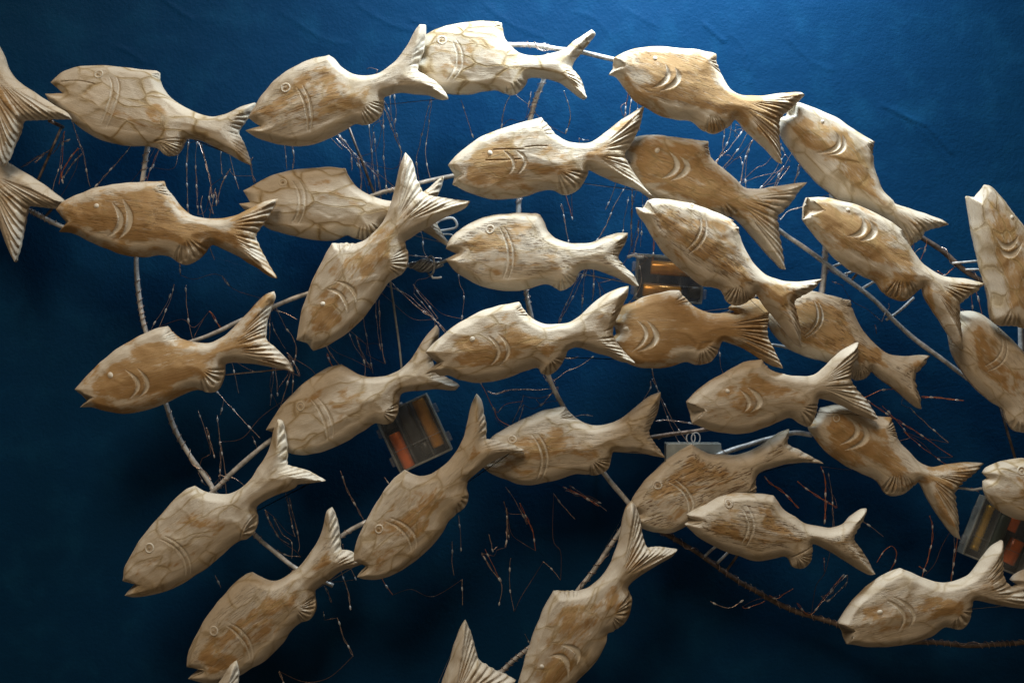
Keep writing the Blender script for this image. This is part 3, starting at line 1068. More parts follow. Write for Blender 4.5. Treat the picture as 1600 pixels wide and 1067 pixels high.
fish(z=0, prm=(.35, .5, .25), cell=(50, 26),
     o="L 1280,150* 1340,148 1400,165 1460,210 1530,270 1600,345 1660,430* 1655,500 1670,560 1720,620 1800,680 1900,700* 1850,760* 1850,850* 1780,800 1700,750 1650,730 1620,750 1590,752 1545,735 1515,690 1500,640 1430,590 1360,530 1300,450 1250,360 1230,260* 1290,200*",
     eye=("L 1470,240", 14, 'ring'), gills=[("L 1480,280 1468,360 1395,420", 2), ("L 1503,285 1490,385 1408,445", 2)],
     fans=[(T, "L 1900,700 1852,760 1720,660", 3, .5), (T, "L 1850,762 1850,845 1710,670", 3, .5), (Bf, "L 1600,750 1520,700 1560,640", 3, .4)],
     label="grey brown wooden fish at the right edge, head under another fish's tail")
fish(z=1, prm=(.72, .12, .05), cell=(70, 40), mdark=.8,
     o="I 370,537* 420,480 500,400 580,335 680,275 760,240 828,222* 850,245 890,280 940,300 1000,308 1060,300 1120,265 1170,220 1220,165 1270,110 1320,65 1360,50* 1367,75 1345,130 1325,200 1320,270 1325,300* 1380,345 1430,400 1458,448* 1400,435 1300,415 1220,405 1150,403 1115,412 1115,450 1100,500 1070,545 1030,552 980,540 920,555 850,590 770,625 680,650 590,658 500,640 440,625 395,628* 420,595*",
     mouth="I 368,538 480,575 394,630",
     eye=("I 562,466", 20, 'dot'), gills=[("I 640,442 700,510 655,582", 3.6), ("I 698,433 745,510 700,575", 3.8)],
     fans=[(T, "I 1358,95 1322,290 1140,330", 7, .72), (T, "I 1328,305 1440,435 1140,345", 5, .7), (Bf, "I 1113,430 1000,545 1010,440", 6, .6), (D, "I 840,240 900,290 790,300", 4, .6)],
     label="smooth yellowish wooden fish with dark open mouth standing alone at middle left")
fish(z=0, prm=(.25, .7, .08), cell=(50, 30), mdark=.2,
     o="J 203,742* 235,690 290,610 360,540 440,475 520,430 582,414* 620,440 680,470 750,480 820,468 880,440 930,390 970,330 1010,270 1058,218* 1070,240 1065,290 1050,350 1040,400 1060,450* 1110,480 1160,505 1172,520* 1150,540 1080,535 1000,540 930,545 880,560 870,600 865,650 840,695 800,710 750,705 690,745 600,800 500,845 400,865 330,860 290,840 250,790 240,775* 262,758*",
     eye=("J 385,620", 25, 'ring'), gills=[("J 440,590 500,680 518,790", 2), ("J 470,580 535,670 545,775", 2)],
     fans=[(T, "J 1070,260 1045,410 900,480", 3, .2), (T, "J 1060,455 1165,515 900,495", 4, .3), (Bf, "J 870,600 810,705 790,650", 5, .6)],
     label="plain pale wooden fish left of centre with the orange battery box hanging under its tail")
fish(z=2, prm=(.5, .6, .15), cell=(56, 28), mdark=.9,
     o="J 1003,350* 1060,295 1140,230 1240,170 1340,130 K 353,103* 380,140 420,185 470,210 540,215 610,205 670,165 720,115 780,70 840,40 902,24* 895,70 870,130 840,190 825,235 820,260* 850,310 890,360 935,405* 880,400 800,370 720,345 640,325 600,340 585,380 550,435 505,465 470,460 450,430 400,440 320,470 230,495 140,503 60,490 0,465 J 1080,470 1050,455 1003,462* 1062,405*",
     mouth="J 1000,350 1100,397 1000,464",
     eye=("J 1240,288", 18, 'dot'), gills=[("J 1325,275 1372,345 1335,412", 3), ("J 1368,262 1420,340 1375,420", 3.2)],
     fans=[(T, "K 895,65 824,250 670,285", 4, .36), (T, "K 822,265 925,400 670,300", 6, .55), (Bf, "K 580,380 475,462 510,385", 5, .6), (D, "K 360,118 405,175 305,165", 4, .55)],
     label="wooden fish in the middle with a dark lipped mouth biting another fish's tail")
fish(z=1, prm=(.85, .1, .15), cell=(70, 40),
     o="K 830,200* 870,130 930,100 1010,70 1090,50 1158,45* 1200,90 1240,130 1300,155 1370,160 1440,150 L 130,130 200,100 270,85 335,150* 322,225* 330,290 370,370 395,432* 350,420 280,380 200,330 130,305 95,300 75,350 40,395 0,410 K 1240,412 1190,400 1100,425 1000,430 930,420 880,390 840,340 810,300* 845,260*",
     eye=("K 888,237", 17, 'dot'), gills=[("K 945,198 985,270 918,348", 3.6), ("K 990,198 1035,285 948,348", 5)],
     fans=[(T, "L 335,155 323,222 70,225", 4, .75), (T, "L 322,228 390,420 70,235", 7, .72), (Bf, "K 1365,335 1240,410 1260,310", 6, .55), (D, "K 1170,65 1235,125 1105,115", 4, .6)],
     cuts=[("K 1140,62 1155,58 1160,70", 1.5)],
     label="smooth tan wooden fish in the middle row directly below the long clear battery box")
fish(z=0, prm=(.6, .35, .75), cell=(54, 30),
     o="L 370,80* 460,50 500,46 540,45 600,60 680,80 740,92* 752,150 780,210 820,270 880,330 940,365 1010,375 1080,370 1138,372* 1110,420 1070,460 1062,480* 1075,540 1090,580 1093,635* 1060,620 1000,570 940,520 880,480 835,440 840,450 815,480 770,492 740,480 700,440 620,400 540,380 450,345 380,290 330,220 320,160* 380,130*",
     gills=[("L 545,100 555,190 495,268", 2.2), ("L 568,110 578,200 503,280", 2.2)],
     fans=[(T, "L 1133,378 1064,468 960,430", 3, .25), (T, "L 1063,480 1091,625 950,440", 4, .25), (Bf, "L 835,448 745,485 765,400", 6, .7), (D, "L 700,82 750,130 640,118", 6, .6)],
     label="brown grained wooden fish on the right whose head is covered by two crossing tails")
fish(z=1, prm=(.45, .3, .15), cell=(60, 34), mdark=.1,
     o="K 1193,600* 1240,555 1310,500 1390,455 1470,410 L 290,388* 310,410 340,440 390,460 470,475 550,470 600,435 650,385 710,335 775,305* 775,360 750,430 740,495* 790,560 840,620 885,688* 840,685 760,650 680,610 620,590 580,585 575,620 560,680 530,722 490,710 440,680 380,700 300,735 200,758 100,755 20,735 K 1250,715 1222,702* 1218,665*",
     mouth="K 1191,600 1284,642 1222,704",
     eye=("K 1390,545", 15, 'dot'), gills=[("L 178,543 218,595 197,648", 3.8), ("L 212,528 270,590 228,650", 5)],
     fans=[(T, "L 772,325 742,490 570,505", 6, .75), (T, "L 744,500 875,680 570,525", 6, .8), (Bf, "L 573,605 500,712 460,620", 5, .6), (D, "L 295,400 350,445 270,440", 4, .3)],
     label="honey coloured wooden fish at centre right lying above the grey hooked battery box")
fish(z=0, prm=(.72, .3, .25), cell=(56, 30),
     o="L 590,632* 680,618 790,640 880,675 940,680* 960,720 985,800 1040,860 1090,910 1150,930 1230,915 1320,905 1402,908* 1370,950 1310,1000 P 1262,110* 1270,180 1280,260 1283,352* 1250,330 1190,250 1130,160 1080,65 1050,90 1000,125 950,135 910,115 870,60 L 780,950 700,910 620,850 560,780 530,740 530,715* 570,680*",
     eye=("L 655,680", 20, 'ring'), gills=[("L 718,680 757,750 672,812", 4.5), ("L 768,700 800,780 700,838", 5.4)],
     fans=[(T, "L 1395,915 1275,1035 1130,955", 6, .8), (T, "P 1262,112 1282,335 1110,30", 7, .78), (Bf, "P 1060,85 890,90 960,-30", 8, .55), (D, "L 945,690 985,790 880,745", 6, .6)],
     label="reddish brown wooden fish at lower right with fan tail, head under another fish")
fish(z=1, prm=(.35, 1., .2), cell=(36, 22),
     o="L 1405,960* 1430,930 1490,905 1560,890 1640,892 1740,930* 1740,960 1800,1020 1900,1060 2020,960* 1960,1100* 2000,1240* 1900,1160 1800,1180 1700,1200 1590,1191 1540,1175 1480,1140 1430,1090 1412,1040 1408,1000* 1430,985*",
     eye=("L 1577,940", 24, 'ring'), gills=[("L 1650,960 1670,1040 1640,1120", 2), ("L 1670,960 1692,1040 1662,1120", 2)],
     fans=[(T, "L 2015,970 1962,1098 1860,1090", 4, .5), (T, "L 1962,1104 1998,1230 1860,1100", 4, .5)],
     label="round headed wooden fish at the right edge above the battery box with a gold battery")
fish(z=1, prm=(.22, .6, .12), cell=(54, 32), mdark=.85,
     o="M 287,560* 300,490 340,410 400,320 470,240 540,160 600,105 645,88* 690,115 760,130 830,125 890,90 930,50 J 161,936 200,880 225,820 245,740 265,690* 285,700 300,760 310,830 308,920* 370,935 430,955 498,995* 440,1005 360,1015 M 1150,90 1080,120 1010,150 960,180 950,200 960,250 950,300 910,350 870,362 830,385 780,430 710,490 620,550 530,600 430,632 340,642 297,632* 345,580*",
     mouth="M 285,562 388,572 296,634",
     eye=("M 435,388", 26, 'ring'), gills=[("M 495,345 590,415 610,525", 2), ("M 515,330 612,405 632,520", 2)],
     fans=[(T, "J 285,710 309,915 170,960", 4, .22), (T, "J 320,925 480,988 180,980", 5, .38), (Bf, "M 958,235 895,352 870,330", 4, .5)],
     cuts=[("M 870,362 900,290 948,225", 1.6)],
     label="pale wooden fish with dark open mouth at lower left, nose pointing down left")
fish(z=1, prm=(.38, .6, .2), cell=(46, 28), mdark=.4,
     o="N 325,460* 330,410 350,340 400,240 460,140 520,60 580,8* 620,30 670,40 720,25 J 1110,910 1160,850 1195,780 1215,700 1235,620 1260,562* 1280,590 1295,650 1308,730 1305,790* K 250,798 320,815 378,842* 300,860 240,885 180,925 130,965 95,1000 N 893,75 890,100 898,140 880,190 840,225 800,260 760,330 700,400 630,460 550,515 460,550 380,552 342,540* 385,490*",
     mouth="N 323,460 402,478 340,542",
     eye=("N 457,294", 24, 'ring'), gills=[("N 490,255 580,310 617,402", 2.2), ("N 513,238 615,298 640,387", 2.4)],
     fans=[(T, "J 1290,640 1306,780 1180,850", 4, .25), (T, "K 215,797 370,840 70,850", 4, .45), (Bf, "N 895,130 830,232 840,130", 4, .4)],
     label="wooden fish left of bottom centre, thin tail raised, mouth biting a tail tip")
fish(z=0, prm=(.32, .6, .3), cell=(50, 26),
     o="K 190,815* 225,775 270,748 330,712 420,670 500,640 583,625* 610,650 650,690 700,715 770,720 830,705 890,670 950,620 1010,575 1060,553* 1058,600 1035,680 1010,740 1005,765* 1030,800 1060,840 1083,878* 1040,872 960,850 880,850 825,850 815,890 795,940 740,968 690,962 640,960 560,985 460,1010 370,1015 290,990 220,960 165,925* 210,890*",
     eye=("K 320,785", 23, 'ring'), gills=[("K 420,765 468,870 440,992", 2.2), ("K 450,760 495,870 462,992", 2.2)],
     fans=[(T, "K 1053,590 1008,750 860,760", 8, .26), (T, "K 1010,772 1075,865 860,775", 5, .22), (Bf, "K 813,880 700,965 710,880", 7, .6), (D, "K 590,635 650,690 530,680", 8, .7)],
     label="wooden fish below centre with a crosshatched back, its nose under a raised tail")
fish(z=0, prm=(.45, .35, 1.), cell=(60, 36),
     o="O 590,195* 610,140 660,70 720,10 K 1100,890 1160,850 1220,815* 1260,840 1310,862 1360,868 L 90,868 170,868 240,850 310,810 370,765 432,740* 430,780 425,815* 480,840 550,880 600,908* 540,905 440,908 350,930 290,950 268,970 266,1020 P 266,110* 230,140 100,200 O 1000,260 880,280 800,318 720,315 660,300 620,270 600,240* 640,225*",
     eye=("O 723,75", 25, 'ring'), gills=[("O 783,65 862,130 872,228", 2.2), ("O 813,52 888,130 888,218", 2.2)],
     fans=[(T, "L 433,745 426,812 270,880", 2, .2), (T, "L 430,820 590,905 270,900", 3, .2), (Bf, "P 266,40 262,110 205,115", 4, .8)],
     label="coarse grained wooden fish in the lower right half hidden, back against the hooked battery box")
fish(z=1, prm=(.45, .35, .95), cell=(50, 30), mdark=.2,
     o="O 875,230* 920,205 970,180 1020,150 1100,128 1200,125 1310,135* 1330,165 1360,205 1420,245 1480,280 P 600,293 640,298 700,280 740,240 790,205 815,200* 810,240 780,300 755,352* 790,400 830,460 862,528* 830,530 760,490 680,440 610,400 550,375 548,410 535,470 500,500 450,490 430,450 400,440 O 1230,462 1130,435 1030,395 950,350 900,310 867,278* 910,258*",
     mouth="O 873,228 962,257 865,282",
     eye=("O 1078,168", 24, 'ring'), gills=[("O 1133,180 1172,270 1143,362", 2.2), ("O 1165,178 1200,270 1167,376", 2.2)],
     fans=[(T, "P 808,230 758,350 640,350", 4, .3), (T, "P 758,357 855,515 640,360", 6, .3), (Bf, "P 545,420 465,495 455,425", 6, .7)],
     cuts=[("P 440,437 490,410 545,385", 1.4)],
     label="small grained wooden fish in the lower right, lying in front of the coarse grained one")
fish(z=1, prm=(.5, .6, .2), cell=(60, 28),
     o="O 598,165* 620,195 640,250 655,330 675,395* 740,395 828,405* 800,440 730,480 650,530 590,580 580,600 600,650 595,710 560,775 510,812 480,825 470,870 430,950 380,1010 320,1067 250,1130 180,1200 100,1270 20,1300* 0,1260* -30,1290* -20,1220 20,1120 60,980 90,880 130,770 170,680 210,612* 280,610 350,608 410,580 460,530 500,460 530,380 550,280 570,200",
     head="O -20,1290",
     eye=("O 148,975", 16, 'dot'), gills=[("O 188,925 262,935 278,1032", 4.6), ("O 248,868 320,895 323,962", 5)],
     fans=[(T, "O 612,195 675,390 545,530", 6, .82), (T, "O 677,398 815,412 550,540", 6, .82), (Bf, "O 592,620 510,810 490,720", 8, .6), (D, "O 235,613 345,610 290,690", 5, .35)],
     label="wooden fish cut by the bottom edge right of centre, forked tail rising over another's nose")
fish(z=0, prm=(.4, .5, .35), cell=(50, 30), mdark=.85,
     o="M 605,993* 610,930 650,840 700,750 770,660 840,580 900,530 935,520* 970,540 1040,565 1100,545 1160,500 1220,430 1260,370 1290,300 1310,215 1335,193* 1355,240 1370,310 1380,405* 1430,415 1510,470* 1440,490 1380,510 1310,560 1250,605 1250,640 1252,700 1225,750 1160,780 1120,820 1080,880 1010,950 930,1000 860,1040 780,1070 700,1075 610,1052* 670,1005*",
     mouth="M 603,992 707,1000 610,1055",
     eye=("M 753,800", 26, 'ring'), gills=[("M 820,775 900,850 930,945", 2.2), ("M 837,762 920,830 944,940", 2.2)],
     fans=[(T, "M 1342,220 1378,400 1260,500", 5, .3), (T, "M 1385,412 1480,460 1260,520", 4, .35), (Bf, "M 1250,630 1170,775 1160,690", 8, .6)],
     label="wooden fish at the bottom edge, lower left, dark mouth beside a small tail tip")
fish(z=1, prm=(.4, .6, .25),
     o="N 880,763* 905,810 930,890 950,960* 1010,995 1080,1030 1135,1060* 1100,1110 1000,1180 920,1210 880,1300 820,1450 650,1600 560,1640* 560,1560* 520,1580* 560,1400 640,1250 700,1180* 740,1150 770,1060 800,980 830,880 860,800",
     head="N 560,1600",
     fans=[(T, "N 888,790 950,955 830,1140", 6, .82), (T, "N 955,966 1120,1056 840,1150", 5, .82)],
     label="forked tail of a wooden fish rising from the bottom edge at the centre")
fish(z=1, prm=(.42, .4, .3), cell=(44, 30), mdark=.95,
     o="P 677,770* 720,700 790,620 860,560 930,520 988,500* 1040,520 1100,550 1160,568 1230,572 1300,555 1350,520 1400,450 1450,390 1500,360* 1508,400 1505,480 1512,550* 1550,590 1600,610 1660,690* 1600,700 1500,685 1400,665 1355,660 1352,700 1335,760 1300,803 1250,800 1210,795 1140,840 1050,870 950,888 850,892 760,880 718,875* 705,820*",
     mouth="P 675,771 752,800 716,878",
     eye=("P 868,705", 18, 'dot'), gills=[("P 905,648 982,710 970,792", 3), ("P 932,628 1028,700 1015,782", 3.4)],
     fans=[(T, "P 1505,385 1510,540 1345,610", 7, .6), (T, "P 1514,555 1645,682 1345,625", 5, .6), (Bf, "P 1350,690 1240,798 1255,700", 5, .5)],
     label="pale yellow wooden fish with brown open mouth in the bottom right corner")
fish(z=1, prm=(.3, .5, .2),
     o="M 855,963* 868,1010 866,1080 880,1130* 960,1200* 800,1250 700,1330 640,1480 600,1560* 570,1500* 540,1530* 560,1380 620,1250 680,1160* 720,1140 750,1095 790,1040 820,992",
     head="M 570,1530",
     fans=[(T, "M 860,990 878,1125 730,1210", 4, .4), (T, "M 884,1133 950,1195 735,1220", 3, .5)],
     label="tiny upright tail tip of a wooden fish at the bottom edge, left of centre")
fish(z=0, prm=(.3, .2, .2),
     o="P 1545,560* 1565,535 1600,512 1700,480 1850,480 2000,500* 2020,540 2120,560 2250,500* 2220,570* 2260,650* 2120,620 2000,640 1850,690 1700,680 1600,625 1552,600* 1575,580*",
     fans=[(T, "P 2250,505 2222,568 2120,590", 3, .5), (T, "P 2222,572 2255,645 2120,595", 3, .5)],
     label="plain grey nose of a wooden fish at the right edge beside the orange battery")


# ------------------------------------------------------------------ the steel frame and the lights
for _i, _f in enumerate(FISH):
    _t = [x for x in _f['fans'] if x[0] == 'tail']

    def _pts(s):
        """split 'A 1,2 3,4 B 5,6' into one-point strings"""
        o, c = [], ''
        for t in s.split():
            if t in CROP:
                c = t
            else:
                o.append(c + ' ' + t.rstrip('*'))
        return o
    a, b = _pts(_t[0][1]), _pts(_t[1][1])
    _f['tail'] = a[0] + ' ' + b[1] + ' ' + a[2]
    _f['axis'] = _f.get('head', _pts(_f['o'])[0]) + ' ' + a[1]
    for kind in ('dorsal', 'belly'):
        g = [x for x in _f['fans'] if x[0] == kind]
        if g:
            q = [(x[0], x[1]) for x in PT(g[0][1])]
            cx, cy = sum(x[0] for x in q) / 3, sum(x[1] for x in q) / 3
            gx, gy = (q[0][0] + q[1][0]) / 2, (q[0][1] + q[1][1]) / 2
            # a lens from end to end of the fin's free edge, out past the edge and in to its root
            ex, ey = q[0][0] - q[1][0], q[0][1] - q[1][1]
            dx, dy = gx - q[2][0], gy - q[2][1]
            r = .8 if kind == 'belly' else .55
            pts = [(q[0][0] + .22 * ex, q[0][1] + .22 * ey), (gx + dx * .9, gy + dy * .9), (q[1][0] - .22 * ex, q[1][1] - .22 * ey),
                   (q[2][0] + (1 - r) * dx - .12 * ex, q[2][1] + (1 - r) * dy - .12 * ey), (q[2][0] + (1 - r) * dx + .12 * ex, q[2][1] + (1 - r) * dy + .12 * ey)]
            pts.insert(1, (pts[0][0] + dx * .7, pts[0][1] + dy * .7))
            pts.insert(3, (pts[3][0] + dx * .7, pts[3][1] + dy * .7))
            _f[kind] = 'A ' + ' '.join('%.2f,%.2f' % (x / ZK, y / ZK) for x, y in pts)

build_wall()
for _i, _f in enumerate(FISH):
    build_fish(_i, _f)


# rods: (points, z, radius, material, wrap spans)
def rod_pts(s, z):
    return [W(*P(u, v, z if not isinstance(z, tuple) else z[0] + (z[1] - z[0]) * i / max(1, len(s) - 1)))
            for i, (u, v) in enumerate(s)]


frame = thing("steel_frame", "welded grey steel rod frame wound with copper wire, behind all the fish", "metal frame", W(0, 0, 80))
frame_inv = frame.matrix_world.inverted()


def fpart(name, V, F, m, parent=frame, org=None):
    o = W(0, 0, 80) if org is None else org
    me = mesh(name, [v - o for v in V], F)
    return link(name, me, m, parent)


RODS = [
    ([(240, 190), (232, 228), (222, 283), (215, 340), (213, 400), (216, 446), (223, 495), (229, 520), (245, 590), (262, 638), (275, 672), (293, 705), (315, 738), (335, 766)], 84, 4.3, M_ROD, [(0.05, .22), (.42, .62), (.74, .98)]),
    ([(318, 785), (336, 765), (378, 725), (430, 683), (500, 640), (560, 600)], 92, 4.3, M_ROD, [(.12, .2)]),
    ([(330, 762), (360, 795), (398, 833), (430, 862), (470, 892), (520, 915)], 86, 4.0, M_ROD, [(.4, .45)]),
    ([(270, 545), (303, 533), (345, 517), (372, 503), (415, 484), (442, 473), (475, 461), (540, 440), (615, 418), (640, 414), (668, 412)], 86, 4.0, M_ROD, [(.33, .42)]),
    ([(540, 325), (592, 302), (618, 295), (657, 285), (712, 273), (760, 262)], 80, 4.0, M_ROD, [(.3, .5)]),
    ([(858, 85), (850, 122), (838, 153), (829, 185), (815, 250), (812, 305), (811, 335), (812, 390), (821, 452), (829, 492), (846, 550), (857, 587), (882, 637), (915, 700), (943, 738), (973, 775), (992, 800)], 82, 4.6, M_ROD, [(.04, .16), (.27, .34), (.45, .52)]),
    ([(700, 60), (760, 66), (803, 70), (850, 74), (907, 82), (960, 94), (1010, 106)], 86, 4.4, M_ROD, [(.38, .52), (.62, .7)]),
    ([(-60, 290), (0, 310), (39, 326), (62, 337), (89, 350), (130, 368)], 84, 4.2, M_ROD, [(.6, .8)]),
    ([(1120, 288), (1180, 332), (1220, 362), (1294, 415), (1350, 456), (1413, 515), (1476, 564), (1511, 589), (1560, 625)], 76, 4.3, M_ROD, [(.4, .46)]),
    ([(1303, 290), (1300, 305), (1290, 380), (1288, 420), (1284, 455), (1275, 500)], 74, 5.0, M_ROD, [(.5, .7)]),
    ([(1400, 345), (1438, 370), (1476, 395), (1510, 425), (1542, 443)], 80, 4.6, M_DARKROD, [(.3, .98)]),
    ([(1488, 411), (1510, 409), (1532, 408)], 84, 2.2, M_ROD, []),
    ([(1508, 421), (1524, 421), (1540, 422)], 84, 2.2, M_ROD, []),
    ([(1120, 712), (1130, 708), (1165, 697), (1200, 685), (1240, 676), (1268, 680)], 84, 4.6, M_ROD, [(.1, .2)]),
    ([(990, 690), (1020, 682), (1070, 676), (1112, 669), (1160, 660)], 70, 4.0, M_DARKROD, [(.2, .5)]),
    ([(985, 805), (970, 830), (950, 858), (928, 890), (914, 908), (900, 925), (880, 960), (850, 990), (819, 1018), (782, 1052), (740, 1090)], 84, 4.2, M_ROD, [(.08, .42), (.68, .98)]),
    ([(525, 843), (531, 838), (549, 826), (572, 814)], 84, 4.2, M_ROD, [(.3, .7)]),
    ([(1010, 815), (1050, 840), (1113, 880), (1176, 921), (1238, 952), (1300, 972), (1325, 985), (1380, 1000), (1460, 1004), (1507, 1007), (1560, 1005), (1660, 998)], 60, 4.4, M_DARKROD, [(.05, .5), (.7, .95)]),
    ([(1595, 500), (1597, 560), (1598, 620)], 84, 5, M_ROD, []),
    ([(1136, 487), (1160, 474), (1185, 461)], 84, 2.4, M_ROD, []),
    ([(1200, 538), (1220, 541), (1240, 546)], 84, 2.8, M_ROD, []),
]
RUNGS = [([(1292, 419), (1305, 415), (1318, 410)], 72), ([(1316, 430), (1328, 426), (1340, 421)], 72), ([(1342, 454), (1352, 448), (1366, 440)], 72),
         ([(1384, 500), (1405, 486), (1428, 465)], 74), ([(1098, 872), (1110, 860), (1120, 852)], 62), ([(1120, 880), (1132, 868), (1140, 860)], 62)]
rr = random.Random(5)
rod_lines = []
for pts, z, r, m, wraps in RODS:
    q = spline(rod_pts(pts, z), 8 * S)
    q = [p + Vector((noise.noise(p * 30), noise.noise(p * 30 + Vector((5, 5, 5))), noise.noise(p * 30 + Vector((9, 1, 1))))) * 2.2 * S for p in q]
    V, F = tube_geo(q, [r * .9 * S * (1 + .16 * noise.noise(p * 75)) for p in q], 10)
    ro = fpart("rod", V, F, m)
    rod_lines.append(q)
    for (t0, t1) in wraps:
        i0, i1 = int(t0 * (len(q) - 1)), int(t1 * (len(q) - 1))
        if i1 - i0 < 2:
            i1 = min(i0 + 3, len(q) - 1)
        seg = q[i0:i1 + 1]
        hel = []
        ph = rr.uniform(0, 6)
        for i in range(len(seg) - 1):
            a, b = seg[i], seg[i + 1]
            t = (b - a).normalized()
            s1 = Vector((0, -1, 0))
            s2 = t.cross(s1).normalized()
            n = 10
            for j in range(n):
                p = a.lerp(b, j / n)
                ph += .34 * (1 + 2.6 * noise.noise(p * 45))
                k = (r + .7 + 1.6 * abs(noise.noise(p * 150))) * S
                hel.append(p + s1 * (k * math.cos(ph)) + s2 * (k * math.sin(ph)))
        V, F = tube_geo(hel, .62 * S, 5)
        fpart("wire_winding", V, F, M_COPPER)
for pts, z in RUNGS:
    q = spline(rod_pts(pts, z), 6 * S)
    V, F = tube_geo(q, 2.4 * S, 8)
    fpart("rung", V, F, M_ROD)

# standoffs that carry the frame on the wall, hidden behind the fish
for (u, v) in [(222, 330), (520, 620), (812, 400), (1150, 310), (930, 700), (560, 160 + 270)]:
    q = [W(*P(u, v, -2)), W(*P(u, v, 40)), W(*P(u, v, 80))]
    V, F = tube_geo(q, 3.5 * S, 8)
    fpart("standoff", V, F, M_DARKROD)
# pegs from the frame plane into the back of each fish
_fo = [o for o in bpy.data.objects if o.name.startswith('carved_fish')]
for o in _fo:
    x, y, z = o.location
    q = [Vector((x, -70 * S, z)), Vector((x, -85 * S, z)), Vector((x, y + THICK * S - .0005, z))]
    V, F = tube_geo(q, 3.0 * S, 8)
    fpart("peg", V, F, M_DARKROD)
# struts that tie the pegs to the nearest rod
allp = [p for q in rod_lines for p in q]
for o in _fo:
    a = Vector((o.location.x, -75 * S, o.location.z))
    if abs(a.x) > 820 * S or abs(a.z) > 540 * S:
        continue
    b = min(allp, key=lambda p: (p - a).length)
    if (b - a).length > 12 * S:
        V, F = tube_geo([a, a.lerp(b, .5), b], 2.2 * S, 6)
        fpart("strut", V, F, M_DARKROD)

